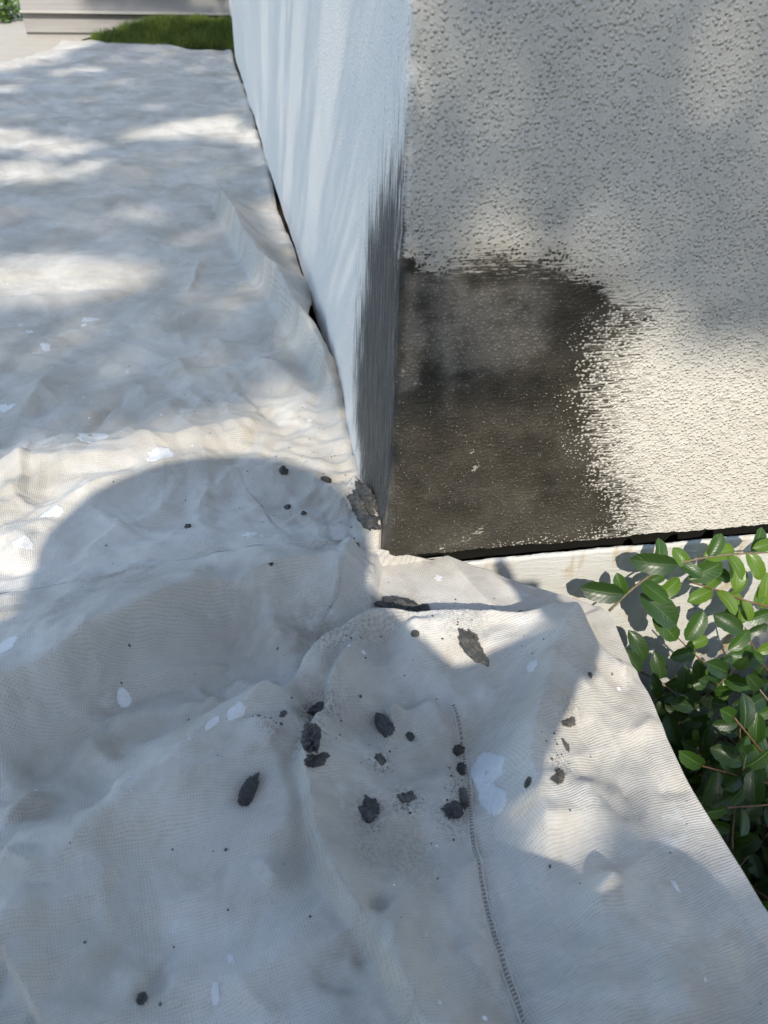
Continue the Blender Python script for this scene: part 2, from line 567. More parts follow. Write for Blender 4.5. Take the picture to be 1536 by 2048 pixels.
# ------------------------------------------------------------------ the ground
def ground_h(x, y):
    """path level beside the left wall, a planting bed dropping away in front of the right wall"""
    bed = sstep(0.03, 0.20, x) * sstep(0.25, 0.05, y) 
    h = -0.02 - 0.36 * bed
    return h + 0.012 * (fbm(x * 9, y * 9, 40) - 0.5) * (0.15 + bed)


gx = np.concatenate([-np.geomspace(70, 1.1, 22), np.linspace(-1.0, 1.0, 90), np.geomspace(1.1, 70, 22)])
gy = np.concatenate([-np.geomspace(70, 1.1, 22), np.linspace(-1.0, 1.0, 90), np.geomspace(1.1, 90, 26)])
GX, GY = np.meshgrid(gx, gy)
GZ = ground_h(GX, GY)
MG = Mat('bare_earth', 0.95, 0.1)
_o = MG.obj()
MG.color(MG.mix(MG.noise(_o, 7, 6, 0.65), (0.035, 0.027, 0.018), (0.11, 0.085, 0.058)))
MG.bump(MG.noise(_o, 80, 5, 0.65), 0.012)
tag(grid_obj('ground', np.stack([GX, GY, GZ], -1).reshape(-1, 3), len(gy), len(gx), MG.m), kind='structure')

# concrete path the cloth lies on, running past the left of the building to the bushes
bm = bmesh.new()
add_box(bm, (-2.6, -3.0, -0.12), (-0.02, 3.86, -0.008), 0.004)  # stops short of the wall; dark earth strip stands in for gap shade
path = tag(bm_obj('path', bm, M_PATH, smooth=False), kind='structure')
bm = bmesh.new()
add_box(bm, (-9.0, 3.866, -0.12), (-0.55, 9.0, -0.010), 0.004)
tag(bm_obj('path', bm, M_PATH, smooth=False), kind='structure')

# ------------------------------------------------------------------ the stucco building
house = empty('stucco_house', (0, 0, 0))
tag(house, 'pale rough stucco building corner with a fresh dark mortar patch low on its edge', 'building')
LEN_L = 3.72
NU_L = np.concatenate([-np.linspace(LEN_L, 0.9, 130), -np.linspace(0.9, 0.28, 130)[1:], -np.linspace(0.28, 0.012, 130)[1:]])
NU_C = np.linspace(-0.009, 0.009, 9)
NU_R = np.concatenate([np.linspace(0.012, 0.46, 220), np.geomspace(0.47, 6.0, 40)])
U = np.concatenate([NU_L, NU_C, NU_R])
ZT = np.concatenate([np.linspace(0, 0.56, 270), np.linspace(0.57, 2.75, 45)])
UU, ZZ = np.meshgrid(U, ZT)
side = sstep(-0.004, 0.004, UU)
cr = 0.0055
ca, sa = WX[0], WX[1]
PX = np.where(UU > 0, UU * ca, 0.0); PY = np.where(UU > 0, UU * sa, -UU)
rc = np.clip(1 - np.abs(UU) / 0.010, 0, 1) ** 2 * cr * 0.55
PX = PX + rc * 0.7; PY = PY + rc * 0.7
# the plaster is not flat: trowel waves, and the left face belllies a little along its length
wav = 0.0035 * (fbm(UU * 6, ZZ * 5, 50, 3) - 0.5) + 0.0018 * (fbm(UU * 28, ZZ * 28, 55, 2) - 0.5)
wavl = 0.006 * (fbm(UU * 4.2, ZZ * 0.5 + 5, 61, 2) - 0.5) + 0.0016 * (fbm(UU * 13, ZZ * 0.9 + 5, 63, 2) - 0.5)
off = np.where(UU > 0, wav, wavl + 0.3 * wav)
edge_round = sstep(3.4, LEN_L, -UU) * 0.06
nx = np.where(UU > 0, WNRM[0], -1.0); ny = np.where(UU > 0, WNRM[1], 0.0)
PX = PX + nx * off + np.where(UU < 0, edge_round, 0); PY = PY + ny * off
# lower edge: hand-cut and rough; it dips and flares a touch at the corner
low = WB + 0.0030 * (fbm(U * 60, U * 0 + 3, 70, 4) - 0.5) + 0.0018 * (fbm(U * 240, U * 0 + 3, 75, 2) - 0.5)
low = low + np.where(U < 0, -0.004 * sstep(0.4, 0.02, -U), 0)
PZ = low[None, :] + ZZ * (1 - low[None, :] / 3)
flare = 0.006 * np.exp(-ZZ / 0.05) * np.where(UU < 0, sstep(0.5, 0.05, -UU), 0.3)
PX = PX + nx * flare; PY = PY + ny * flare
chip = np.exp(-(UU / 0.008) ** 2) * 0.0035 * np.clip(fbm(PZ * 45, UU * 60 + 4, 66, 4) - .40, 0, 1)
PX = PX + chip; PY = PY + chip
# where the mortar lies
RU, RZ = UU, PZ
pr = [right_uz(*q) for q in [(770, 1130), (780, 900), (790, 700), (803, 520), (845, 528), (880, 545), (930, 520), (1010, 518), (1110, 528), (1205, 572),
                             (1205, 610), (1160, 635), (1150, 700), (1140, 760), (1128, 820), (1135, 880), (1160, 950), (1195, 1010), (1196, 1050), (1120, 1066),
                             (1000, 1088), (900, 1112)]]
pl = [left_uz(*q) for q in [(775, 1130), (744, 1010), (726, 905), (714, 840), (712, 740), (724, 600), (744, 490), (764, 430), (786, 370), (803, 350), (806, 560), (798, 800)]]
sdr = poly_sd(RU, RZ, pr); sdl = poly_sd(RU, RZ, pl)
nzr = fbm(RU * 30, RZ * 45, 80, 3) - 0.5
wR = 0.020 + 0.022 * fbm(RU * 9, RZ * 9, 82, 2)
patchR = 0.62 * sstep(-0.6 * wR, 0.7 * wR, sdr + 0.020 * nzr) + 0.38 * sstep(-2.8 * wR, 0.4 * wR, sdr + 0.03 * nzr)
patchL = sstep(-0.085, 0.06, sdl + 0.05 * (fbm(RU * 40, RZ * 5, 84, 3) - 0.5))
tip = np.exp(-((-RU - 0.03) / 0.035) ** 2) * sstep(.53, .40, RZ) * sstep(.25, .35, RZ)
patchL = np.maximum(patchL, .42 * tip)
patch = np.where(UU > 0, patchR, patchL)
patch = np.where(np.abs(UU) < 0.012, np.maximum(patch, 0.9 * (PZ < 0.33)), patch)
pale = [right_uz(*q) for q in [(850, 560), (960, 548), (1090, 570), (1075, 660), (1050, 735), (960, 765), (890, 750), (862, 690), (850, 620)]]
pale2 = [right_uz(*q) for q in [(806, 545), (845, 555), (848, 700), (838, 780), (795, 790), (798, 700)]]
pale3 = [right_uz(*q) for q in [(840, 1085), (1000, 1040), (1180, 1035), (1180, 1060), (900, 1105)]]
tone = np.clip(sstep(-0.020, 0.022, poly_sd(RU, RZ, pale) + 0.06 * nzr) * 0.85 + 0.7 * sstep(-0.005, 0.008, poly_sd(RU, RZ, pale2) + 0.012 * nzr)
               + 0.18 * sstep(-0.03, 0.02, poly_sd(RU, RZ, pale3)) + 0.55 * np.clip(fbm(RU * 16, RZ * 30, 86, 4) - .48, 0, 1) + .45 * np.exp(-((RU - right_uz(905, 700)[0] + .006 * (fbm(RZ * 20, RZ * 0, 88, 2) - .5)) / .007) ** 2) * sstep(.16, .24, RZ), 0, 1)
tone = np.where(UU > 0, tone, 0)
spray = 0.8 * sstep(-0.06, -0.005, np.where(UU > 0, sdr, sdl))
top_side = sstep(right_uz(1100, 640)[1], right_uz(1100, 560)[1], RZ)
drop = np.where(UU > 0, -0.75 + 1.15 * top_side, 0.1)
scrape = np.zeros_like(UU)
for (a, b, r, k) in [(950, 935, 14, .55), (945, 905, 10, .5), (958, 1060, 24, .5), (930, 1075, 30, .45), (880, 1092, 20, .45), (800, 745, 14, .55), (832, 765, 12, .5),
                     (790, 770, 10, .55), (838, 940, 9, .4), (1040, 820, 13, .35), (925, 620, 20, .3), (800, 560, 12, .3), (1170, 640, 22, .4), (1165, 690, 14, .35)]:
    q = right_uz(a, b); k2 = r / 1540 * 0.85
    scrape = np.maximum(scrape, k * np.exp(-((RU - q[0]) ** 2 + ((RZ - q[1]) * 0.9) ** 2) / k2 ** 2) * (UU > 0))
V = np.stack([PX, PY, PZ], -1).reshape(-1, 3)
grid_obj('wall', V, len(ZT), len(U), MS, house, uv=np.stack([UU, PZ], -1).reshape(-1, 2),
         attrs=dict(patch=patch, tone=tone, side=side, spray=spray, drop=drop, scrape=scrape))


def wall_xy(u, inset):
    """a point of the plan outline pushed back from the face by inset"""
    if u > 0:
        return np.array([u * ca, u * sa]) - WNRM[:2] * inset
    return np.array([0.0, -u]) + np.array([inset, 0])


# back of the plaster: the open joint below, its shade put in as near-black colour
vb, fb = [], []
for i, u in enumerate(U):
    f0 = V[i]
    e = wall_xy(u, 0.045)
    if abs(u) < 0.05: e = np.array([0.045, 0.045])
    elif u > 0: e = np.maximum(e, [0.045, -9])
    vb += [(f0[0], f0[1], f0[2]), (e[0], e[1], f0[2] + 0.002), (e[0], e[1], -0.06)]
for i in range(len(U) - 1):
    for k in range(2):
        fb.append((i * 3 + k, i * 3 + k + 1, i * 3 + 4 + k, i * 3 + 3 + k))
mesh_obj('plaster_edge', vb, fb, M_DARK, house)
# far end, back and roof of the block
bm = bmesh.new()
add_box(bm, (0.06, LEN_L - 0.02, -0.3), (5.9, LEN_L + 0.12, 2.76), 0.01)
bm_obj('end_wall', bm, M_TRIM, house, False)
bm = bmesh.new()
add_box(bm, (-0.10, -0.10, 2.763), (6.0, LEN_L + 0.2, 2.92), 0.02)
bm_obj('roof_slab', bm, M_TRIM, house, False)
# painted concrete footing below the right face, its top edge ragged
uf = np.concatenate([np.linspace(-0.004, 0.62, 320), np.geomspace(0.64, 6.0, 24)])
zf = np.concatenate([[0.0], np.linspace(0.0015, 0.50, 60)])
UF, DF = np.meshgrid(uf, zf)
ftop = WB - 0.0108 - 0.003 * sstep(.3, .05, uf) + 0.0022 * (fbm(uf * 70, uf * 0 + 9, 90, 4) - 0.5) + 0.004 * (fbm(uf * 9, uf * 0 + 9, 95, 2) - 0.5)
prd = 0.004 + 0.002 * (fbm(UF * 14, DF * 14, 92, 3) - 0.5)
prd[0] = prd[1] - 0.005
DF[0] = -0.0; DZ = DF.copy(); DZ[0] = 0.05
FX = UF * ca + WNRM[0] * prd; FY = UF * sa + WNRM[1] * prd
grid_obj('footing', np.stack([FX, FY, ftop[None, :] - DZ], -1).reshape(-1, 3), len(zf), len(uf), M_FOUND, house, flip=True)

# ------------------------------------------------------------------ the drop cloth
EDGE = smooth_line([ground_pt(*q)[:2] for q in [(880, 1103), (1030, 1149), (1180, 1195), (1216, 1214), (1241, 1253), (1330, 1470), (1400, 1600), (1536, 1810), (1700, 2060)]], 8)
EDGE = np.vstack([EDGE, EDGE[-1] + np.array([0.02, -0.5])])


def gp(*q):
    return [ground_pt(*p)[:2] for p in q]


# name: polyline in plan (world metres), height, width on its left side, width on its right side
FOLDS = []


def fold(pts, h, wl, wr, e0=0.12, e1=0.12):
    zz = 0.010 + max(0.0, 1.6 * h)
    FOLDS.append((smooth_line([ground_pt(*p, zz)[:2] for p in pts]), h, wl, wr, e0, e1))


fold([(-160, 1440), (0, 1366), (234, 1232), (390, 1172), (600, 1124), (680, 1098), (735, 1120), (752, 1165)], .026, .085, .022, .02, .30)
fold([(0, 1530), (230, 1420), (430, 1330), (560, 1270)], -.014, .03, .04)
fold([(120, 1520), (300, 1370), (520, 1255), (590, 1215)], .010, .018, .022)
fold([(-50, 1850), (100, 1735), (240, 1620), (440, 1440), (590, 1330)], .020, .040, .070, .02)
fold([(560, 1400), (600, 1330), (660, 1272), (745, 1240), (900, 1233), (1040, 1235), (1120, 1222), (1185, 1199)], .020, .0050, .050, .15, .12)
fold([(1170, 1225), (1120, 1290), (1085, 1400), (1060, 1520), (1120, 1700)], .020, .050, .020, .12)
fold([(760, 1240), (800, 1330), (880, 1420), (925, 1490), (945, 1600), (985, 1820), (1040, 2060)], -.006, .016, .012, .3, .0)
fold([(820, 1270), (860, 1400), (905, 1480)], .008, .02, .02)
fold([(745, 1250), (690, 1330), (650, 1420), (610, 1530), (640, 1680), (715, 1810), (860, 2060)], .015, .032, .0032, .25, .0)
fold([(520, 1450), (560, 1560), (575, 1700)], .006, .02, .02)
fold([(760, 1290), (775, 1360), (830, 1440)], -.007, .012, .02)
fold([(425, 360), (495, 480), (552, 560), (604, 640), (660, 745), (690, 820)], .026, .040, .007)
fold([(500, 700), (560, 740), (640, 800)], .007, .03, .012)
fold([(-60, 950), (0, 930), (150, 893), (330, 872), (470, 845), (560, 825)], .010, .022, .028)
fold([(-60, 1110), (0, 1085), (80, 1050), (150, 1000), (330, 935), (420, 900)], .007, .02, .02)
fold([(420, 950), (560, 945), (660, 985), (700, 1040)], .006, .018, .02)
fold([(150, 1130), (300, 1040), (480, 985)], .004, .012, .010)
fold([(700, 960), (735, 1010), (765, 1090)], .012, .02, .012)
fold([(700, 1100), (680, 1180), (650, 1250)], .010, .016, .012)
fold([(480, 1170), (470, 1300), (400, 1420)], -.006, .02, .02)
fold([(1200, 1740), (1290, 1850), (1400, 2060)], .008, .03, .03)
fold([(1150, 1560), (1190, 1700), (1230, 2060)], .005, .02, .02)


fr = random.Random(77)
for k in range(64):
    x0, y0 = fr.uniform(-50, 760), fr.uniform(560, 1080)
    if k >= 22: x0, y0 = fr.uniform(-50, 1350), fr.uniform(1130, 2020)
    an = fr.choice([.35, .6, .9, -.3, -.9, 1.3, -1.3]) + fr.uniform(-.25, .25)
    ln = fr.uniform(60, 190)
    mx, my = x0 + math.cos(an) * ln * .5 + fr.uniform(-18, 18), y0 - math.sin(an) * ln * .35 + fr.uniform(-10, 10)
    w_ = fr.uniform(.004, .009)
    fold([(x0, y0), (mx, my), (x0 + math.cos(an) * ln, y0 - math.sin(an) * ln * .7)], fr.choice([1, 1, -1]) * fr.uniform(.0022, .0052), w_ * fr.uniform(.7, 2.4), w_, .35, .35)


def row_bounds(y):
    xr = np.interp(-y, -EDGE[:, 1], EDGE[:, 0])
    gap = -0.003 + 0.020 * np.exp(-((y - 0.53) / 0.075) ** 2) + 0.009 * np.exp(-((y - 1.2) / 0.18) ** 2) + 0.003 * fbm(y * 9, y * 0, 33, 3) \
        + 0.012 * sstep(1.5, 2.8, y) * fbm(y * 5, y * 0, 35, 2)
    xr = np.where(y > 0, -gap, xr)
    xl = -1.06 - 0.08 * (fbm(y * 2, y * 0, 30, 3) - 0.5) + 0.30 * sstep(2.9, 3.80, y)
    return xl, xr


CREASE = [(.5, .085, .0075, 201), (1.9, .070, .0065, 203), (1.25, .11, .009, 205), (2.7, .050, .0040, 207), (1.55, .040, .0034, 209), (.15, .036, .0026, 211), (1.0, .024, .0016, 213),
          (2.2, .021, .0014, 215), (1.75, .055, .0050, 217)]
FLC1 = smooth_line(gp((888, 1100), (930, 1150), (985, 1205), (1035, 1238)))
FLC2 = smooth_line(gp((960, 1115), (1010, 1160), (1080, 1190), (1150, 1205)))
FLAP = [ground_pt(*q, z)[:2] for q, z in [((768, 1096), .008), ((752, 1160), .02), ((747, 1236), .028), ((900, 1230), .034), ((1035, 1234), .034), ((1110, 1222), .03), ((1200, 1192), .022), ((1120, 1100), .0), ((900, 1040), .0)]]


def cloth_z(x, y):
    w1 = fbm(x * 2.3, y * 2.3, 3, 3) - 0.5; w2 = fbm(x * 2.3 + 40, y * 2.3, 5, 3) - 0.5
    far = sstep(0.12, 0.8, y)
    z = 0.004 + (0.016 + 0.020 * far) * (fbm(x * 2.1 + w1, y * 3.0 + w2, 7, 3) - 0.42)
    # cloth that was balled up and pulled out again: flat facets between crisp creases
    z = z + (0.006 + 0.012 * far) * (fbm(x * 4 + 1.2 * w1, y * 7.5 + 1.2 * w2, 11, 3) - 0.5)
    edge_calm = 1 - .85 * (y < -.09) * sstep(.075, .01, np.interp(-y, -EDGE[:, 1], EDGE[:, 0]) - x)
    for (ang, lam, amp, sd_) in CREASE:
        ca0, sa0 = math.cos(ang), math.sin(ang)
        q = (x * ca0 + y * sa0) / lam + 1.1 * (fbm(x * .22 / lam, y * .22 / lam, sd_, 3) - .5) * 3.2
        t = np.abs(q - np.floor(q) - 0.5) * 2
        t = np.sqrt(t * t + .006)
        m = sstep(.38, .58, fbm(x * .30 / lam + 7, y * .30 / lam, sd_ + 40, 2))
        z = z + amp * 1.12 * (1 - (.55 if lam > .06 else .80) * far) * (t - .5) * m * edge_calm
    z = z + 0.0030 * (fbm(x * 22, y * 26, 17, 3) - 0.5) + 0.002
    for P, h, wl, wr, e0, e1 in FOLDS:
        m = max(wl, wr) * 2.6
        lo = P.min(0) - m; hi = P.max(0) + m
        sel = (x > lo[0]) & (x < hi[0]) & (y > lo[1]) & (y < hi[1])
        if not np.any(sel): continue
        xs = x[sel]; ys = y[sel]
        j = 0.006 * (fbm(xs * 18, ys * 18, 19, 3) - 0.5)
        d, s = line_sd(xs + j, ys + j, P)
        e = np.clip(s / e0, 0, 1) if e0 > 0 else 1.0
        e = e * (np.clip((1 - s) / e1, 0, 1) if e1 > 0 else 1.0)
        w = np.where(d > 0, wl, wr)
        pr_ = np.exp(-((np.sqrt(d * d + 1.6e-6) - .00126) / w) ** 1.25)
        add = 2.1 * h * pr_ * e * e * (3 - 2 * e) * (0.85 + 0.3 * fbm(xs * 8, ys * 8, 21, 2))
        z[sel] = z[sel] + add
    xl, xr = row_bounds(y)
    dr = xr - x
    # hem along the right edge
    hem = (y < -0.10)
    z = z + hem * (0.0012 * sstep(0.024, 0.021, dr) + 0.0007 * sstep(0.003, 0.0, np.abs(dr - 0.022)))
    # flap pressed down behind the lip, lying against the footing
    near = (x > -.08) & (x < .28) & (y > -.20) & (y < .06)
    if np.any(near):
        xn, yn = x[near], y[near]
        sdf = poly_sd(xn, yn, FLAP)
        fl = sstep(-.0045, .0015, sdf)
        dA, _ = line_sd(xn, yn, FLC1); dB, _ = line_sd(xn, yn, FLC2)
        zf_ = .004 + .006 * np.exp(-(np.abs(dA) / np.where(dA > 0, .022, .004)) ** 1.3) + .004 * np.exp(-(np.abs(dB) / .008) ** 1.5) + .004 * (fbm(xn * 20, yn * 20, 25, 3) - .5)
        z[near] = z[near] * (1 - fl) + zf_ * fl
    # curls up along the left wall
    z = z + (y > 0) * (0.006 * sstep(0.05, 0.0, dr) * fbm(y * 7, y * 0, 37, 2) - 0.004 * sstep(0.012, 0.0, dr))
    return np.maximum(z, -0.004 + 0.003 * fbm(x * 20, y * 20, 23, 2))


yr = np.concatenate([np.arange(-0.62, 0.30, 0.00135), np.arange(0.30, 0.9, 0.0028)[1:], np.arange(0.9, 3.72, 0.0075)])
yr = np.sort(np.concatenate([yr[np.abs(yr) > 0.0015], [-0.0016, 0.0016]]))
NC = 520
sp = np.linspace(0, 1, NC)
sp = 1 - (1 - sp) ** 1.0
XLr, XRr = row_bounds(yr)
# more columns near the building
cs = np.where(sp < 0.22, sp / 0.22 * 0.42, 0.42 + (sp - 0.22) / 0.78 * 0.58)
CX = XLr[:, None] + (XRr - XLr)[:, None] * cs[None, :]
CY = np.repeat(yr[:, None], NC, 1)
# far hem wanders
CY = CY + sstep(3.2, 3.715, CY) * (0.07 * (fbm(CX * 7, CX * 0 + 2, 27, 3) - 0.5) + 0.20 * sstep(0.0, -0.7, CX))
CZ = cloth_z(CX.ravel(), CY.ravel()).reshape(CX.shape)
# turned-down rim so the edge has thickness
CZ[:, -1] -= 0.004; CZ[:, 0] -= 0.004; CZ[-1, :] -= 0.006
dirt_shade = np.zeros_like(CX)  # old dirt plus brown shade painted into the cloth's folds
for (a, b, r, k) in [(610, 1265, 60, .7), (520, 1230, 70, .35), (560, 930, 40, .25), (650, 910, 45, .4), (100, 660, 90, .3), (330, 960, 60, .3), (620, 1420, 45, .45), (690, 1290, 40, .35),
                     (30, 1260, 45, .5), (700, 1010, 40, .5), (860, 1120, 60, .25), (1000, 1130, 70, .25), (800, 1215, 50, .6), (640, 1300, 40, .5), (1190, 1400, 60, .2), (740, 1700, 60, .2)]:
    q = ground_pt(a, b); rr = r / 1540 * 0.85
    dirt_shade = np.maximum(dirt_shade, k * np.exp(-((CX - q[0]) ** 2 + (CY - q[1]) ** 2) / rr ** 2))
mud = np.zeros_like(CX)
for (a, b, r, k) in [(640, 1440, 34, .8), (625, 1500, 26, .7), (742, 1620, 26, .7), (812, 1596, 24, .8), (760, 1520, 18, .8), (920, 1560, 16, .8), (905, 1620, 26, .6), (1113, 1553, 22, .7), (1136, 1446, 18, .6),
                     (690, 1290, 60, .45), (650, 1310, 40, .5), (800, 1222, 60, .9), (860, 1225, 40, .7), (915, 1262, 50, .5), (730, 1010, 46, .9), (690, 985, 30, .5), (1045, 1233, 24, .6), (545, 1485, 18, .5), (820, 1700, 40, .35), (735, 1700, 30, .35)]:
    q = ground_pt(a, b, .02); rr = r / 1540 * 0.85
    mud = np.maximum(mud, k * np.exp(-((CX - q[0]) ** 2 + (CY - q[1]) ** 2) / rr ** 2))
# to the right of the seam the threads run as ribs
SEAM = smooth_line(gp((905, 1420), (928, 1480), (938, 1560), (950, 1680), (985, 1830), (1030, 1960), (1085, 2110), (1120, 2200)))
dseam, _ = line_sd(CX, CY, SEAM)
rib = sstep(-0.004, 0.004, dseam) * sstep(-0.10, -0.16, CY)
cloth = empty('drop_cloth', (0, 0, 0))
tag(cloth, 'creased off-white canvas drop cloth spread over the path and round the wall corner', 'drop cloth')
grid_obj('canvas_sheet', np.stack([CX, CY, CZ], -1).reshape(-1, 3), len(yr), NC, MC, cloth,
         uv=np.stack([CX, CY], -1).reshape(-1, 2), attrs=dict(dirt_shade=dirt_shade, rib=rib, mud=mud))


def cz1(x, y):
    return float(cloth_z(np.array([float(x)]), np.array([float(y)]))[0])


def on_cloth(px, py):
    z = 0.012
    for _ in range(4):
        P = ground_pt(px, py, z); z = cz1(P[0], P[1])
    return ground_pt(px, py, z)


# the sewn seam: a cord of stitches over a narrow pulled-open gap
sv, sf = [], []
L = np.concatenate([[0], np.cumsum(np.hypot(*(SEAM[1:] - SEAM[:-1]).T))])
ss_ = np.arange(0.0, L[-1], 0.0026)
sx = np.interp(ss_, L, SEAM[:, 0]); sy = np.interp(ss_, L, SEAM[:, 1])
szz = cloth_z(sx, sy)
for i in range(len(ss_) - 1):
    t = np.array([sx[i + 1] - sx[i], sy[i + 1] - sy[i]]); t /= np.hypot(*t); nn = np.array([-t[1], t[0]])
    c = np.array([sx[i], sy[i], szz[i] + 0.0007])
    a = c + np.array([*(nn * 0.0026), 0.0002]); b = c - np.array([*(nn * 0.0024), -0.0]) + np.array([*(t * 0.0009), 0])
    v, f_ = tube_mesh([a, c + np.array([0, 0, 0.0005]), b], [0.00048] * 3, 5)
    k = len(sv); sv += v; sf += [tuple(q + k for q in ff) for ff in f_]
for o_, hh in ((0.0028, 0.0009), (-0.0027, 0.0006)):
    pts = [(sx[i] + o_ * 0.9, sy[i] + o_ * 0.2, szz[i] + hh) for i in range(0, len(ss_), 2)]
    v, f_ = tube_mesh(pts, [0.0007] * len(pts), 5)
    k = len(sv); sv += v; sf += [tuple(q + k for q in ff) for ff in f_]
mesh_obj('stitched_seam', sv, sf, M_THREAD, cloth)
pts = [(sx[i], sy[i], szz[i] + 0.0003) for i in range(len(ss_))]
v, f_ = tube_mesh(pts, [0.0008] * len(pts), 5)
mesh_obj('seam_gap', v, f_, simple('seam_shadow_gap', (0.30, 0.27, 0.235), .95, .05), cloth)


# dried paint on the cloth
def splat(px, py, rx, ry, ang, seed, rag=0.25, thick=0.0006):
    c = on_cloth(px, py)
    # size in plan: ry is foreshortened by the view's slope
    dist = np.linalg.norm(c - CAM)
    k = dist / 1540
    sl = max(0.25, (CAM[2] - c[2]) / dist)
    R1, R2 = rx * k, ry * k / sl
    N = 72
    rnd = np.random.default_rng(seed)
    ph = rnd.random(18) * 6.28; am = rnd.normal(0, 1, 18) * rag / np.arange(2, 20) ** 0.7
    V = []; F = []
    rings = (0.0, 0.45, 0.8, 0.97, 1.0)
    xs, ys, hs = [c[0]], [c[1]], [thick]
    for r in rings[1:]:
        for i in range(N):
            th = 2 * math.pi * i / N
            rr = r * (1 + sum(am[m] * math.sin((m + 2) * th + ph[m]) for m in range(18)))
            a, b = math.cos(th) * rr * R1, math.sin(th) * rr * R2
            xs.append(c[0] + a * math.cos(ang) - b * math.sin(ang)); ys.append(c[1] + a * math.sin(ang) + b * math.cos(ang))
            hs.append(thick if r < 0.99 else -0.0004)
    z = cloth_z(np.array(xs), np.array(ys)) + np.array(hs)
    V = list(zip(xs, ys, z))
    for i in range(N): F.append((0, 1 + i, 1 + (i + 1) % N))
    for q in range(3):
        for i in range(N):
            a = 1 + q * N; b = a + N
            F.append((a + i, b + i, b + (i + 1) % N, a + (i + 1) % N))
    return V, F


SPL = [(186, 876, 29, 15, 0), (322, 909, 26, 15, .3), (105, 1021, 18, 8, .2), (50, 1098, 17, 8, .2), (8, 1296, 30, 18, .5), (972, 1538, 26, 38, 0), (983, 1598, 18, 32, .2),
       (245, 1384, 13, 11, 0), (501, 1069, 12, 6, 0), (524, 1073, 5, 4, 0), (877, 1156, 9, 7, 0), (1350, 1771, 9, 8, 0), (462, 1918, 9, 10, 0), (431, 1988, 7, 15, 0),
       (472, 1424, 24, 9, .8), (425, 1446, 20, 5, .8), (1064, 1332, 8, 12, 0), (12, 816, 12, 7, 0), (182, 640, 16, 3, -.2), (168, 650, 6, 3, 0), (92, 694, 9, 8, .2), (72, 706, 8, 3, .3),
       (42, 650, 5, 3, 0), (60, 664, 8, 4, .4), (255, 742, 5, 4, 0), (620, 840, 6, 3, 0), (260, 1560, 4, 3, 0), (1410, 1960, 4, 4, 0)]
for i, (a, b, r1, r2, an) in enumerate(SPL):
    if max(r1, r2) < 12: r1, r2 = r1 * .75, r2 * .75
    v, f_ = splat(a, b, r1, r2, an, 100 + i, 0.11 if max(r1, r2) > 12 else 0.26)
    mesh_obj('paint_splatter', v, f_, M_PAINT, cloth)


# ------------------------------------------------------------------ mortar droppings
def clump_mesh(L_, W_, T_, seed, rough=0.35, taper=0.0, bend=0.0, sub=4):
    bm = bmesh.new()
    bmesh.ops.create_icosphere(bm, subdivisions=sub, radius=1.0)
    off = Vector((seed * 3.7, seed * 1.3, seed * 2.1))
    for v in bm.verts:
        p = v.co.copy()
        n = mnoise.fractal(p * 1.25 + off, 0.6, 2.1, 4) * rough + mnoise.fractal(p * 4.2 + off, 0.7, 2.0, 4) * (.05 + rough * 0.30)
        p = p * (1 + n)
        w = 1 + taper * p.x
        x, y, z = p.x * L_ / 2, p.y * W_ / 2 * w, p.z * T_ / 2 * w
        y += bend * (p.x ** 2) * L_ / 2
        v.co = Vector((x, y, max(z, -T_ * 0.32)))
    return bm


def clump(px, py, lpx, wpx, ang_img, label, seed, thick=0.7, mat=None, rough=0.35, taper=0.0, bend=0.0, name='mortar_clump', cat='mortar clump', lift=0.0):
    """ang_img: direction of the long axis as seen (degrees, 0 = along the image's x, 90 = up)"""
    c = on_cloth(px, py)
    dist = np.linalg.norm(c - CAM); k = dist / 1540
    a = math.radians(ang_img)
    q = on_cloth(px + math.cos(a) * lpx * 0.5, py - math.sin(a) * lpx * 0.5)
    q2 = on_cloth(px - math.cos(a) * lpx * 0.5, py + math.sin(a) * lpx * 0.5)
    dv = Vector(q - q2)
    if dv.length > lpx * k * 1.7: dv *= lpx * k * 1.7 / dv.length
    if dv.length < lpx * k * 1.0: dv *= lpx * k * 1.0 / dv.length
    Lw = dv.length
    Ww = wpx * k * 1.05
    Tw = min(Lw, Ww) * min(1.15, thick * 1.6)
    bm = clump_mesh(Lw, Ww, Tw, seed, min(rough, .5) if thick > .3 else min(rough, .6), taper, bend, 5 if lpx > 25 else 4)
    x = dv.normalized(); z0 = Vector((0, 0, 1)); y = z0.cross(x).normalized(); z = x.cross(y)
    Mx = Matrix((x, y, z)).transposed().to_4x4()
    o = bm_obj(name, bm, mat or M_MORT)
    o.matrix_world = Matrix.Translation(Vector(c) + Vector((0, 0, Tw * 0.26 + lift))) @ Mx
    tag(o, label, cat, 'mortar droppings on the cloth')
    return o


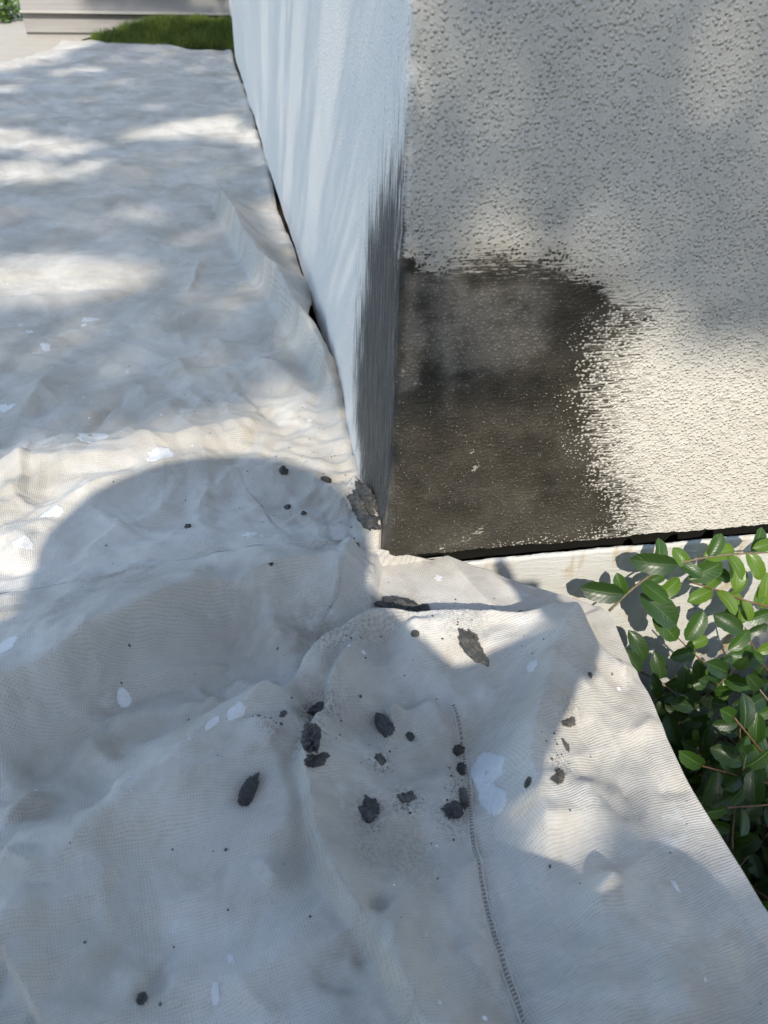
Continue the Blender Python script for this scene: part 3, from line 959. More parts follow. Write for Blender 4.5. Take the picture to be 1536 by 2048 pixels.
D = M_MORTD
CL = [
    (640, 1420, 50, 26, -10, 'dark curled mortar flake above the thickest upright lump of mortar', 1, .4, None, .55, .2, -.35),
    (624, 1480, 62, 32, 84, 'thickest upright lump of dark wet mortar on the cloth', 2, .8, None, .32, -.1, 0),
    (634, 1522, 44, 20, 15, 'crumbling foot of mortar below the thickest upright lump', 3, .5, None, .6, 0, 0),
    (500, 1582, 58, 25, 62, 'finger-shaped dark mortar lump farthest left among the big lumps', 4, .8, None, .28, -.25, 0),
    (768, 1455, 46, 27, -55, 'smooth pointed dark mortar lump right of the curled flake', 5, .75, None, .2, .15, 0),
    (820, 1475, 17, 13, -40, 'small dark crumb beside the smooth pointed lump', 6, .6, None, .5, 0, 0),
    (718, 1392, 14, 10, -60, 'tiny grey crumb above the smooth pointed lump', 7, .6, None, .4, 0, 0),
    (567, 1428, 14, 11, 30, 'tiny brown-grey crumb left of the curled flake', 8, .6, D, .4, 0, 0),
    (742, 1620, 38, 32, -35, 'flat ragged dark mortar scrap at the centre front of the cloth', 9, .22, None, .65, 0, 0),
    (761, 1518, 20, 15, -40, 'thin grey mortar smear below the smooth pointed lump', 10, .12, D, .8, 0, 0),
    (814, 1594, 28, 18, 15, 'thin grey mortar smear right of the flat ragged scrap', 11, .12, D, .8, 0, 0),
    (906, 1623, 34, 27, 40, 'flat dark mortar scrap beside the lower part of the stitched seam', 12, .4, None, .45, 0, 0),
    (915, 1502, 22, 17, 40, 'dark mortar crumb at the top of the stitched seam', 13, .5, None, .55, 0, 0),
    (921, 1541, 40, 16, 76, 'long dark mortar crumb lying along the stitched seam', 14, .45, None, .55, 0, 0),
    (926, 1598, 36, 16, 100, 'grey-brown mortar crumb on the seam beside the white paint spill', 15, .4, D, .5, 0, 0),
    (1136, 1446, 30, 17, 25, 'small hooked mortar flake on the sunny right side of the cloth', 16, .35, D, .55, .2, .4),
    (1130, 1490, 24, 9, -65, 'slim mortar sliver below the small hooked flake', 17, .3, D, .4, .3, 0),
    (1114, 1555, 26, 18, 50, 'ragged grey mortar smear on the sunny right side of the cloth', 18, .2, D, .7, 0, 0),
    (1055, 1571, 26, 12, 70, 'small grey mortar pellet right of the white paint spill', 19, .6, D, .3, 0, 0),
    (1180, 1351, 12, 8, -60, 'tiny grey pellet nearest the right hem of the cloth', 20, .5, D, .3, 0, 0),
    (898, 1252, 80, 42, -48, 'big brown-grey mortar slab upper half at the fold below the wall corner', 21, .4, D, .5, 0, 0),
    (932, 1284, 96, 36, -48, 'big brown-grey mortar slab lower half at the fold below the wall corner', 22, .45, D, .45, 0, 0),
    (800, 1218, 70, 30, -12, 'dark heap of wet mortar caught in the fold under the wall corner', 23, .5, None, .6, 0, 0),
    (838, 1222, 44, 20, 0, 'low dark mortar crumbs right of the heap in the fold', 24, .4, None, .6, 0, 0),
    (1046, 1231, 36, 12, 0, 'brown mortar crumb on the lip of the folded flap', 25, .6, D, .5, 0, 0),
    (830, 1270, 15, 12, 0, 'small greenish grey pellet below the heap in the fold', 26, .7, D, .3, 0, 0),
    (568, 945, 16, 14, 0, 'black crumb highest up in the rounded shadow', 27, .7, None, .5, 0, 0),
    (652, 962, 20, 11, -20, 'oval brown-black pellet right of the highest black crumb', 28, .7, None, .3, 0, 0),
    (728, 1018, 66, 44, -62, 'large dark mortar pile wedged between cloth and wall corner', 29, .6, None, .55, 0, 0),
    (745, 1048, 36, 24, -55, 'lower end of the mortar pile wedged beside the wall', 30, .6, None, .5, 0, 0),
    (551, 1126, 22, 10, 25, 'flat dark crumb on the long ridge of the cloth', 31, .5, None, .4, 0, 0),
    (285, 1998, 18, 15, 45, 'small dark crumb alone at the front left of the cloth', 32, .6, None, .45, 0, 0),
    (712, 1093, 14, 11, 0, 'small black crumb on the cloth bulge beside the wall corner', 33, .6, None, .5, 0, 0),
    (575, 1016, 11, 10, 0, 'black grain in the middle of the rounded shadow', 34, .6, None, .4, 0, 0),
    (607, 1028, 10, 9, 0, 'black grain just right of the middle of the rounded shadow', 35, .6, None, .4, 0, 0),
    (376, 1055, 11, 10, 0, 'lone dark grain in the left half of the rounded shadow', 36, .6, None, .4, 0, 0),
]
for (a, b, l, w, an, lab, sd, th, mt, ro, tp, bd) in CL:
    clump(a, b, l, w, an, lab, sd, th, mt, ro, tp, bd)

# loose grains too many to count
cv, cf = [], []
ico = [(0, 0, 1), (.9, 0, .1), (0, .9, .1), (-.9, 0, .1), (0, -.9, .1), (0, 0, -.6)]
icf = [(0, 1, 2), (0, 2, 3), (0, 3, 4), (0, 4, 1), (5, 2, 1), (5, 3, 2), (5, 4, 3), (5, 1, 4)]
zones = [(640, 900, 90, 45, 70), (560, 1020, 110, 70, 60), (690, 1080, 50, 40, 40), (600, 820, 110, 40, 40), (640, 1450, 60, 45, 90), (760, 1520, 50, 60, 40), (750, 1660, 50, 40, 35),
         (810, 1600, 30, 25, 35), (915, 1560, 26, 70, 60), (820, 1225, 70, 18, 60), (910, 1290, 70, 40, 40), (960, 1200, 90, 30, 25), (690, 1300, 80, 40, 70), (1115, 1540, 30, 40, 35),
         (1050, 1300, 40, 60, 30), (540, 1480, 30, 6, 25), (400, 1050, 130, 90, 20), (700, 1000, 40, 50, 50), (600, 1700, 300, 200, 30), (1250, 1700, 150, 160, 10)]
gx_, gy_, gs_ = [], [], []
for (a, b, ra, rb, n) in zones:
    for _ in range(int(n * .55)):
        x_, y_ = a + random.gauss(0, .5) * ra, b + random.gauss(0, .5) * rb
        P = ground_pt(x_, y_, 0.015)
        xl, xr = row_bounds(np.array([P[1]]))
        if P[0] > xr[0] - 0.002: continue
        gx_.append(P[0]); gy_.append(P[1]); gs_.append(random.choice([.0004, .0005, .0006, .0008, .001, .0015]) * random.uniform(.7, 1.1))
gz_ = cloth_z(np.array(gx_), np.array(gy_))
for x_, y_, z_, s_ in zip(gx_, gy_, gz_, gs_):
    k = len(cv); r = random.random() * 6.28
    for p in ico:
        cv.append((x_ + s_ * (p[0] * math.cos(r) - p[1] * math.sin(r)) * random.uniform(.7, 1.2), y_ + s_ * (p[0] * math.sin(r) + p[1] * math.cos(r)) * random.uniform(.7, 1.2), z_ + s_ * (p[2] * .7 + .2)))
    cf += [tuple(q + k for q in f_) for f_ in icf]
tag(mesh_obj('mortar_grains', cv, cf, M_MORT), kind='stuff')

# ------------------------------------------------------------------ the shrub
def leaf_mesh(name, mat, seed, curl=0.12, length=1.0, width=0.46):
    r = random.Random(seed)
    n = 9
    V, F, UVs = [], [], []
    for i in range(n + 1):
        t = i / n
        w = width * max(0.0, 1 - abs(2 * t - 1.04) ** 2.5 if t > .0 else 0) ** 0.56 * 0.5
        if i == 0: w = 0.015
        if i == n: w = 0.02
        ser = 1 + (0.05 if i % 2 else -0.03) * (t > 0.3)
        z = -curl * (t - 0.35) ** 2 * 1.4
        for k, s in enumerate((-1, -0.5, 0, 0.5, 1)):
            V.append((s * w * ser, t * length, z + abs(s) * w * 0.38 + r.uniform(-.004, .004)))
            UVs.append((0.5 + 0.5 * s, t))
    for i in range(n):
        for k in range(4):
            a = i * 5 + k
            F.append((a, a + 1, a + 6, a + 5))
    me = bpy.data.meshes.new(name)
    me.from_pydata(V, [], F)
    l = me.uv_layers.new(name='UVMap')
    for lp in me.loops: l.data[lp.index].uv = UVs[lp.vertex_index]
    for p in me.polygons: p.use_smooth = True
    me.materials.append(mat)
    return me


LEAVES = []
for mi, (mt, n) in enumerate(((L_DARK, 3), (L_MID, 3), (L_YOUNG, 2))):
    for k in range(n):
        LEAVES.append((mi, leaf_mesh('leaf', mt, mi * 10 + k, random.uniform(.05, .3), 1.0, random.uniform(.46, .62))))
shrub = empty('evergreen_shrub', (0.42, -0.22, -0.38))
tag(shrub, 'glossy small-leaved evergreen shrub beside the cloth in front of the pale footing', 'shrub')
SH = Vector((0.42, -0.22, -0.38))
leaf_list = []       # (matrix, kind)


def r_pt(px, py, off):
    """a point seen at px,py lying off metres in front of the right wall"""
    v = px_ray(px, py)
    return CAM + v * ((off - CAM @ WNRM) / (v @ WNRM))


def v_pt(px, py, dist):
    v = px_ray(px, py)
    return CAM + v / np.linalg.norm(v) * dist


def add_leaf(base, direction, normal, size, kind):
    y = Vector(direction).normalized(); z = Vector(normal)
    x = y.cross(z)
    if x.length < 1e-3: x = y.cross(Vector((1, 0, 0.2)))
    x.normalize(); z = x.cross(y)
    Mx = Matrix((x * size, y * size, z * size)).transposed().to_4x4()
    Mx.translation = Vector(base)
    leaf_list.append((Mx, kind))


SUNV = Vector(-S)


def branch(pts, r0, r1, mat, nleaf, size, kinds, seed, spread=0.9, start=0.15):
    rr = random.Random(seed)
    P = smooth_line(pts, 5)
    n = len(P)
    rad = [r0 + (r1 - r0) * i / (n - 1) for i in range(n)]
    V_, F_ = tube_mesh(P, rad, 6)
    o = mesh_obj('branch', [Vector(v) - SH for v in V_], F_, mat, shrub)
    for k in range(nleaf):
        t = start + (1 - start) * (k + rr.uniform(-.2, .2)) / max(1, nleaf - 1)
        t = min(max(t, 0), 1)
        i = min(int(t * (n - 1)), n - 2); f = t * (n - 1) - i
        p = Vector(P[i] * (1 - f) + P[i + 1] * f)
        tg = Vector(P[i + 1] - P[i]).normalized()
        sd = tg.cross(SUNV + Vector((rr.uniform(-.4, .4), rr.uniform(-.4, .4), rr.uniform(-.2, .4)))).normalized() * (1 if k % 2 else -1)
        d = tg * rr.uniform(.25, .8) + sd * spread + Vector((rr.uniform(-.3, .3), rr.uniform(-.3, .2), rr.uniform(-.3, .3)))
        if k == nleaf - 1: d = tg + Vector((rr.uniform(-.2, .2),) * 3)
        nrm = SUNV + Vector((rr.uniform(-.6, .6), rr.uniform(-.5, .3), rr.uniform(-.4, .6)))
        add_leaf(p, d, nrm, size * rr.uniform(.72, 1.12), rr.choice(kinds))
    return P


def hero(px, py, ang, lpx, off, kind, tilt=0.0, seed=0):
    """one leaf placed by its middle; ang is the direction base to tip as seen"""
    c = r_pt(px, py, off)
    dist = np.linalg.norm(c - CAM); k = dist / 1540
    a = math.radians(ang)
    dv = CR * math.cos(a) + CU * math.sin(a)
    rr = random.Random(seed)
    nrm = Vector(-CD) * 0.75 + SUNV * 0.5 + Vector((rr.uniform(-.35, .35), rr.uniform(-.2, .2), rr.uniform(-.3, .3)))
    L_ = lpx * k * 0.90
    base = Vector(c) - Vector(dv) * L_ * 0.5
    add_leaf(base, dv, nrm, L_ * 1.06, kind)


# the spray that crosses in front of the footing
branch([r_pt(1218, 1222, .05), r_pt(1262, 1180, .045), r_pt(1320, 1140, .045), r_pt(1400, 1117, .05), r_pt(1470, 1108, .055), r_pt(1560, 1104, .06)], .0016, .0009, M_TWIG, 8, .032, [1, 2, 0, 1], 1)
branch([r_pt(1380, 1164, .05), r_pt(1440, 1182, .05), r_pt(1500, 1204, .055), r_pt(1580, 1222, .06)], .0009, .0013, M_TWIGR, 7, .030, [1, 2, 1], 2)
branch([r_pt(1355, 1275, .06), r_pt(1400, 1318, .07), r_pt(1450, 1350, .09), r_pt(1520, 1400, .11)], .0008, .0014, M_TWIGR, 6, .030, [0, 1, 2], 3)
branch([r_pt(1490, 1255, .06), r_pt(1510, 1300, .07), r_pt(1540, 1350, .08)], .0008, .0013, M_TWIGR, 5, .030, [0, 1, 2], 4)
for (a, b, an, l, off, kd) in [
    (1313, 1127, 175, 92, .05, 0), (1364, 1118, 125, 50, .045, 2), (1336, 1178, 35, 62, .05, 2), (1312, 1158, 20, 40, .04, 1), (1209, 1184, 172, 88, .055, 0),
    (1318, 1218, 320, 98, .06, 0), (1330, 1252, 310, 74, .065, 1), (1392, 1250, 240, 66, .06, 1), (1410, 1143, 25, 74, .055, 1), (1438, 1106, 15, 66, .05, 2),
    (1400, 1192, 25, 56, .05, 2), (1472, 1150, 92, 68, .05, 2), (1440, 1148, 330, 50, .04, 1), (1510, 1130, 300, 62, .05, 2), (1532, 1180, 265, 70, .045, 2),
    (1530, 1090, 15, 50, .06, 2), (1465, 1200, 15, 42, .05, 2), (1472, 1222, 20, 60, .04, 1), (1485, 1228, 80, 42, .06, 2), (1460, 1248, 150, 62, .065, 0),
    (1478, 1282, 40, 56, .07, 1), (1365, 1310, 12, 52, .07, 1), (1495, 1316, 175, 70, .075, 1), (1520, 1232, 200, 50, .06, 1), (1275, 1290, 300, 70, .05, 0),
    (1262, 1320, 310, 60, .06, 0), (1316, 1330, 285, 56, .07, 0), (1312, 1372, 285, 50, .09, 0), (1368, 1358, 265, 56, .09, 0), (1405, 1360, 30, 62, .08, 1),
    (1375, 1395, 320, 66, .10, 0), (1330, 1400, 25, 44, .10, 0), (1346, 1428, 30, 40, .10, 0), (1395, 1440, 280, 68, .11, 0), (1345, 1462, 110, 62, .13, 1),
    (1445, 1378, 60, 48, .10, 0), (1515, 1395, 50, 68, .10, 0), (1515, 1455, 95, 66, .12, 0), (1375, 1520, 0, 56, .16, 1), (1428, 1546, 25, 56, .17, 2),
    (1414, 1535, 75, 30, .16, 2), (1385, 1556, 175, 38, .17, 2), (1464, 1530, 190, 30, .15, 0), (1485, 1555, 85, 56, .16, 0), (1525, 1548, 60, 60, .15, 0),
    (1390, 1472, 80, 26, .14, 2), (1462, 1602, 70, 40, .19, 2), (1445, 1620, 150, 36, .18, 1), (1500, 1600, 190, 52, .18, 1), (1460, 1668, 200, 46, .2, 1),
    (1500, 1650, 220, 60, .2, 0), (1475, 1670, 270, 60, .19, 0), (1525, 1620, 280, 50, .19, 1), (1420, 1605, 320, 40, .17, 0), (1532, 1690, 210, 60, .21, 0)]:
    hero(a, b, an, l, off, kd, seed=a * 7 + b)
# older wood, pale
branch([r_pt(1275, 1338, .06), r_pt(1330, 1372, .08), r_pt(1385, 1420, .10), r_pt(1440, 1462, .11), r_pt(1500, 1510, .12), r_pt(1590, 1580, .12)], .0014, .0024, M_TWIG, 8, .040, [0, 0, 1], 11, start=.2)
branch([r_pt(1375, 1492, .15), r_pt(1430, 1508, .15), r_pt(1500, 1520, .15), r_pt(1600, 1536, .14)], .0026, .0036, M_TWIG, 5, .040, [0, 0, 1], 12)
branch([r_pt(1440, 1700, .22), r_pt(1500, 1684, .20), r_pt(1600, 1650, .18)], .0018, .0026, M_TWIG, 4, .040, [0, 1], 13)
branch([r_pt(1492, 1690, .22), r_pt(1520, 1740, .24), r_pt(1545, 1800, .27)], .0016, .0020, M_TWIG, 4, .038, [0, 1], 14)
# inner fill: twigs fanning from the stems in the bed
rr = random.Random(5)
for k in range(95):
    root = np.array([rr.uniform(.30, .75), rr.uniform(-.42, -.10), -.36])
    tip = np.array([rr.uniform(.20, .80), rr.uniform(-.55, -.03), rr.uniform(-.26, -.005)])
    xlim = np.interp(-tip[1], -EDGE[:, 1], EDGE[:, 0]) + 0.035
    if tip[0] < xlim:
        if rr.random() < .5: tip[0] = xlim + rr.uniform(0, .12)
        else: tip[2] = min(tip[2], -.10)
    if tip[1] > -.12 and tip[2] > -.16: tip[2] = rr.uniform(-.30, -.17)
    mid = (root + tip) / 2 + np.array([rr.uniform(-.05, .05), rr.uniform(-.05, .05), rr.uniform(0, .05)])
    branch([root, mid, tip], .0028, .0008, M_TWIG if k % 3 else M_TWIGR, 20, .031, [0, 0, 0, 1, 1, 2 if k % 5 == 0 else 0], 200 + k, start=.3)


# keep leaves clear of the cloth and of the footing
def clear(Mx):
    for t in (0.0, 0.5, 1.0):
        p = Mx @ Vector((0, t, 0))
        e = np.interp(-p.y, -EDGE[:, 1], EDGE[:, 0])
        if p.x < e + 0.004 and p.z > -0.03 and p.y > -0.66 and p.y < -0.095: return False
        if Vector((p.x, p.y, 0)).dot(Vector(WNRM)) < 0.004: return False
    return True


keep = [l for l in leaf_list if clear(l[0])]


def seen_key(l):
    p = np.array(l[0] @ Vector((0, .5, 0))) - CAM
    z = p @ CD; x = 768 + FOC * (p @ CR) / z; y = 1024 - FOC * (p @ CU) / z
    inside = (-40 < x < 1580) and (-40 < y < 2090)
    return np.linalg.norm(p) + (0 if inside else 5)


heroes = keep[:75]
rest = sorted(keep[75:], key=seen_key)
single = heroes + rest[:220]; mass = rest[220:]
vr = random.Random(3)
for Mx, kd in single:
    me = vr.choice([m for q, m in LEAVES if q == kd])
    o = bpy.data.objects.new('leaf', me)
    COL.objects.link(o); o.parent = shrub
    M2 = Mx.copy(); M2.translation = Mx.translation - SH
    o.matrix_local = M2
fv, ff, fu = [], [], []
for Mx, kd in mass:
    me = LEAVES[0][1]
    k = len(fv)
    fv += [tuple((Mx @ v.co) - SH) for v in me.vertices]
    ff += [tuple(i + k for i in p.vertices) for p in me.polygons]
if fv:
    tag(mesh_obj('foliage', fv, ff, L_DARK, shrub), kind='stuff')

# ------------------------------------------------------------------ far end: lawn, board wall, hedge, path
def lawn_h(x, y):
    return -0.02 + 0.100 * sstep(3.66, 4.06, y + 0.10 * np.minimum(0, x + .3)) * sstep(-0.86, -0.30, x) + 0.012 * (fbm(x * 4, y * 4, 44, 3) - .5)


lx = np.linspace(-1.05, 0.45, 80); ly = np.linspace(3.40, 4.16, 60)
LX, LY = np.meshgrid(lx, ly); LZ = lawn_h(LX, LY)
tag(grid_obj('lawn', np.stack([LX, LY, LZ], -1).reshape(-1, 3), 60, 80, simple('lawn_soil', (0.035, 0.045, 0.015), .95, .1, .4, 30, .01, 60)), kind='structure')
M_GRASS = Mat('grass_blade', .6, .25)
M_GRASS.color(M_GRASS.mix(M_GRASS.noise(M_GRASS.obj(), 6, 4), (0.055, 0.10, 0.015), (0.15, 0.19, 0.035)))
N = 52000
bx = rng.uniform(-.95, .44, N); by = rng.uniform(3.42, 4.09, N)
bz = lawn_h(bx, by)
kp = (bz > 0.002) & (bx > -0.78 - .05 * rng.random(N)); bx, by, bz = bx[kp], by[kp], bz[kp]; N = len(bx)
hh = rng.uniform(.010, .036, N) * (.6 + .8 * vnoise(bx * 14, by * 14, 45)); an = rng.uniform(0, 6.28, N); w = rng.uniform(.0012, .0022, N); le = rng.normal(0, .014, (N, 2))
gv = np.zeros((N, 3, 3))
gv[:, 0] = np.stack([bx - w * np.cos(an), by - w * np.sin(an), bz - .002], -1)
gv[:, 1] = np.stack([bx + w * np.cos(an), by + w * np.sin(an), bz - .002], -1)
gv[:, 2] = np.stack([bx + le[:, 0], by + le[:, 1], bz + hh], -1)
me = bpy.data.meshes.new('grass')
me.vertices.add(N * 3); me.vertices.foreach_set('co', gv.astype(np.float32).ravel())
me.loops.add(N * 3); me.loops.foreach_set('vertex_index', np.arange(N * 3, dtype=np.int32))
me.polygons.add(N); me.polygons.foreach_set('loop_start', np.arange(0, N * 3, 3, dtype=np.int32)); me.polygons.foreach_set('loop_total', np.full(N, 3, dtype=np.int32))
me.update(calc_edges=True)
tag(link_mesh('grass', me, M_GRASS.m), kind='stuff')

bw = empty('board_wall', (-.5, 4.22, 0))
tag(bw, 'grey horizontal board wall behind the strip of lawn at the top left', 'wall')
BZ = [-.10, .012, .098, .170, .245, .32, .395, .47, .545, .62, .70, .80, .90, 1.0, 1.1, 1.2, 1.3, 1.4]
for i in range(len(BZ) - 1):
    bm = bmesh.new()
    t = 0.0 if i > 1 else 0.010
    # lap board: lower edge proud of the one below
    x0, x1 = -.5, .70
    lo, hi = BZ[i], BZ[i + 1] + .004
    v = [bm.verts.new(p) for p in ((x0, -.028, lo + .004), (x0, -.012, hi), (x0, .02, hi), (x0, .02, lo + .004), (x1, -.028, lo + .004), (x1, -.012, hi), (x1, .02, hi), (x1, .02, lo + .004))]
    for f_ in ((0, 1, 2, 3), (7, 6, 5, 4), (0, 4, 5, 1), (1, 5, 6, 2), (2, 6, 7, 3), (3, 7, 4, 0)): bm.faces.new([v[q] for q in f_])
    bmesh.ops.recalc_face_normals(bm, faces=bm.faces)
    bm_obj('board', bm, M_PLANK, bw, False)
bm = bmesh.new(); add_box(bm, (-.505, -.050, .098), (.70, -.029, .110), .002)
bm_obj('ledge_strip', bm, simple('pale_ledge', (.42, .40, .37), .7, .2, .1, 9), bw, False)
bm = bmesh.new(); add_box(bm, (-.5, .0205, -.2), (.70, .16, 1.41))
bm_obj('backing', bm, M_PLANK, bw, False)
bm = bmesh.new(); add_box(bm, (.518, -.062, .07), (.560, -.030, 1.41), .003)
bm_obj('corner_trim', bm, M_TRIM, bw, False)


def leafy(name, parent, c, r, n, size, mat, seed, kind=None):
    g = np.random.default_rng(seed)
    V_, F_ = [], []
    for i in range(n):
        d = g.normal(0, 1, 3); d /= np.linalg.norm(d)
        lump = 1 + .25 * math.sin(d[0] * 5 + seed) * math.cos(d[1] * 4 + d[2] * 5)
        p = np.array(c) + d * np.array(r) * lump * g.uniform(.55, 1.0) ** .5
        a = g.normal(0, 1, 3); a /= np.linalg.norm(a); b = np.cross(a, g.normal(0, 1, 3)); b /= np.linalg.norm(b)
        s = size * g.uniform(.6, 1.2); k = len(V_)
        V_ += [p - a * s, p + b * s * .45, p + a * s, p - b * s * .45]
        F_.append((k, k + 1, k + 2, k + 3))
    o = mesh_obj(name, V_, F_, mat, parent, False)
    if kind: o['kind'] = kind
    return o


hb = empty('clipped_bush', (-1.35, 4.9, 0))
tag(hb, 'small bright green clipped bush beyond the end of the board wall', 'bush')
leafy('foliage', hb, (0, 0, .06), (.24, .22, .13), 2600, .016, simple('bush_leaf', (0.09, 0.16, 0.03), .5, .3, .4, 20), 3)
V_, F_ = tube_mesh([(0, 0, -.06), (0, .01, .05), (.02, 0, .1)], [.02, .016, .01], 6)
mesh_obj('stem', V_, F_, M_BARK, hb)
tt = empty('garden_tree', (-1.62, 6.0, 0))
tag(tt, 'brown tree trunk behind the clipped bush in the top left corner', 'tree')
V_, F_ = tube_mesh([(0, 0, -.1), (.0, 0, .3), (.02, 0, 1.0), (.05, .05, 2.4)], [.10, .085, .075, .05], 10)
mesh_obj('trunk', V_, F_, M_BARK, tt)
leafy('crown', tt, (.05, .05, 2.9), (1.1, 1.1, .8), 2600, .06, L_CAN, 8)
hd = empty('hedge', (-1.6, 7.4, 0))
tag(hd, 'dark green hedge closing the view behind the tree trunk', 'hedge')
leafy('foliage', hd, (0, 0, .6), (2.6, .45, .9), 9000, .035, simple('hedge_leaf', (0.035, 0.06, 0.02), .5, .3, .4, 8), 9, 'stuff')

# ------------------------------------------------------------------ trees behind the camera, whose gaps make the dappled light
EA = np.cross(S, [0, 0, 1.0]); EA /= np.linalg.norm(EA)          # two axes across the light
EB = np.cross(EA, S)


def ab(P):
    P = np.asarray(P, float)
    return np.stack([P @ EA, P @ EB], -1)


def G(*q): return [ab(ground_pt(*p)) for p in q]
def W(*q): return [ab(right_pt(*p)) for p in q]


LIT = [   # sunlit gaps: outline across the light, softness (m)
    G((235, 252), (440, 226), (470, 205), (540, 290), (520, 315), (440, 272), (250, 285)),
    G((-80, 160), (52, 165), (52, 182), (-80, 188)),
    G((120, 134), (212, 132), (208, 142), (100, 140)),
    G((30, 200), (125, 184), (130, 188), (40, 206)),
    G((-200, 245), (60, 248), (210, 285), (180, 318), (20, 310), (-200, 312)),
    G((-200, 330), (100, 320), (170, 350), (80, 380), (-200, 380)),
    G((-200, 525), (60, 500), (180, 492), (310, 520), (330, 560), (250, 600), (60, 622), (-200, 640)),
    G((380, 590), (470, 560), (520, 590), (480, 640), (400, 650)),
    G((480, 385), (580, 400), (640, 620), (600, 640), (550, 520)),
    G((-300, 880), (0, 890), (120, 850), (300, 830), (480, 790), (560, 740), (640, 730), (740, 900), (760, 1000), (780, 1150), (500, 1150), (100, 1300), (-300, 1270)),
    G((620, 860), (1500, 930), (1600, 1200), (1150, 1460), (970, 1480), (850, 1440), (720, 1350), (600, 1200)),
    G((1175, 1190), (1500, 1000), (1800, 1000), (1900, 1700), (1640, 1660), (1536, 1840), (1440, 1800), (1330, 1735), (1270, 1720), (1220, 1770), (1150, 1740), (1080, 1700), (990, 1690), (945, 1560), (1010, 1440), (1050, 1330), (1110, 1260)),
    W((1190, 560), (1330, 560), (1480, 640), (1700, 690), (1900, 700), (1900, 1230), (1536, 1230), (1000, 1200), (790, 1190), (790, 820), (900, 780), (1050, 760), (1110, 660)),
    W((830, 400), (900, 390), (1030, 440), (1170, 500), (1100, 560), (900, 540)),
    W((1380, 60), (1600, 80), (1620, 290), (1480, 280)),
    W((860, 100), (960, 90), (990, 290), (880, 300)),
    W((860, 560), (1060, 570), (1040, 720), (900, 720)),
]
far_lit = [[ab(p) for p in ((-3, 3.1, 0), (-.88, 3.1, 0), (-.60, 3.85, 0), (-.60, 4.2, 0), (-1.0, 5.4, 0), (-3, 5.4, 0))],
           [ab(p) for p in ((-.7, 4.0, .1), (.1, 3.98, .1), (.1, 4.2, .1), (-.7, 4.22, .1))],
           [ab(p) for p in ((-.2, 4.2, .13), (.2, 4.2, .13), (.2, 4.2, .4), (-.2, 4.2, .4))],
           [ab(p) for p in ((-2.0, 4.4, 0), (-1.0, 4.4, 0), (-1.0, 5.2, .2), (-2, 5.2, .2))]]
LIT += far_lit
# thin gaps that graze the left face
def left_pt(x, y):
    v = px_ray(x, y)
    return CAM + v * (-CAM[0] / v[0])


STRIPES = []
for (top, w0, bot, w1) in [((529, -60), 9, (532, 270), 4), ((602, -60), 16, (572, 400), 6), ((688, -120), 34, (606, 560), 9), ((566, -60), 4, (560, 300), 3)]:
    STRIPES.append([ab(left_pt(*q)) for q in [(top[0] - w0, top[1]), (top[0] + w0, top[1]), (bot[0] + w1, bot[1]), (bot[0] - w1, bot[1])]])
NL = 42000
ca_ = rng.uniform(-2.2, .95, NL); cb_ = rng.uniform(-.95, 4.4, NL)
clump_n = fbm(ca_ * 3.2, cb_ * 3.2, 120, 3)
pk = sstep(.25, .48, clump_n) * .5 + .5
for poly in LIT:
    sd = poly_sd(ca_, cb_, poly)
    pk = pk * (1 - sstep(-.002, .030, sd))
# added stripe leaves beside the left face hang lower, nearer the wall
lowzone = (ca_ < -.01) & (ca_ > -.95) & (cb_ > -math.tan(SUN_EL) / math.tan(SUN_AZ) * math.cos(SUN_EL) * ca_ - .0) & (cb_ > .15)
pk = np.where(lowzone, 0, pk)
kp = rng.random(NL) < pk
ca_, cb_ = ca_[kp], cb_[kp]; NL = len(ca_)
tdist = rng.uniform(5.6, 8.2, NL)
LP = ca_[:, None] * EA + cb_[:, None] * EB - tdist[:, None] * S
tree = empty('shade_tree', (1.2, -6.6, -.02))
tag(tree, 'broad shade tree standing behind the viewer and dappling the light', 'tree')
TO = np.array([1.2, -6.6, -.02])
tv, tf = [], []
n1 = rng.normal(0, 1, (NL, 3)); n1[:, :] += -S * .8; n1 /= np.linalg.norm(n1, axis=1)[:, None]
n2 = np.cross(n1, rng.normal(0, 1, (NL, 3))); n2 /= np.linalg.norm(n2, axis=1)[:, None]
n3 = np.cross(n1, n2)
szl = rng.uniform(.035, .060, NL)[:, None]
LQ = np.stack([LP - n2 * szl, LP + n3 * szl * .55, LP + n2 * szl, LP - n3 * szl * .55], 1).reshape(-1, 3) - TO
# unseen loose leaves added on the left, slit so narrow stripes graze the wall
NB = 36000
qa = rng.uniform(-.95, .0, NB); qb = rng.uniform(.1, 3.1, NB)
km = qb > -math.tan(SUN_EL) / math.tan(SUN_AZ) * math.cos(SUN_EL) * qa - .01
pk2 = np.full(NB, .9)
for poly in STRIPES:
    pk2 = pk2 * (1 - sstep(-.002, .003, poly_sd(qa, qb, poly)))
km &= rng.random(NB) < pk2
qa, qb = qa[km], qb[km]; NB = len(qa)
BP = qa[:, None] * EA + qb[:, None] * EB - rng.uniform(1.5, 2.1, NB)[:, None] * S
m1 = rng.normal(0, .5, (NB, 3)) - S; m1 /= np.linalg.norm(m1, axis=1)[:, None]
m2 = np.cross(m1, rng.normal(0, 1, (NB, 3))); m2 /= np.linalg.norm(m2, axis=1)[:, None]
m3 = np.cross(m1, m2); sb = rng.uniform(.008, .014, NB)[:, None]
BQ = np.stack([BP - m2 * sb, BP + m3 * sb * .6, BP + m2 * sb, BP - m3 * sb * .6], 1).reshape(-1, 3) - TO
mesh_obj('stripe_leaf_screen', BQ, np.arange(NB * 4).reshape(-1, 4), L_CAN, tree, False)
mesh_obj('crown', LQ, np.arange(NL * 4).reshape(-1, 4), L_CAN, tree, False)
NX = 16000  # extra unseen leaves added round the crown to cut sky light
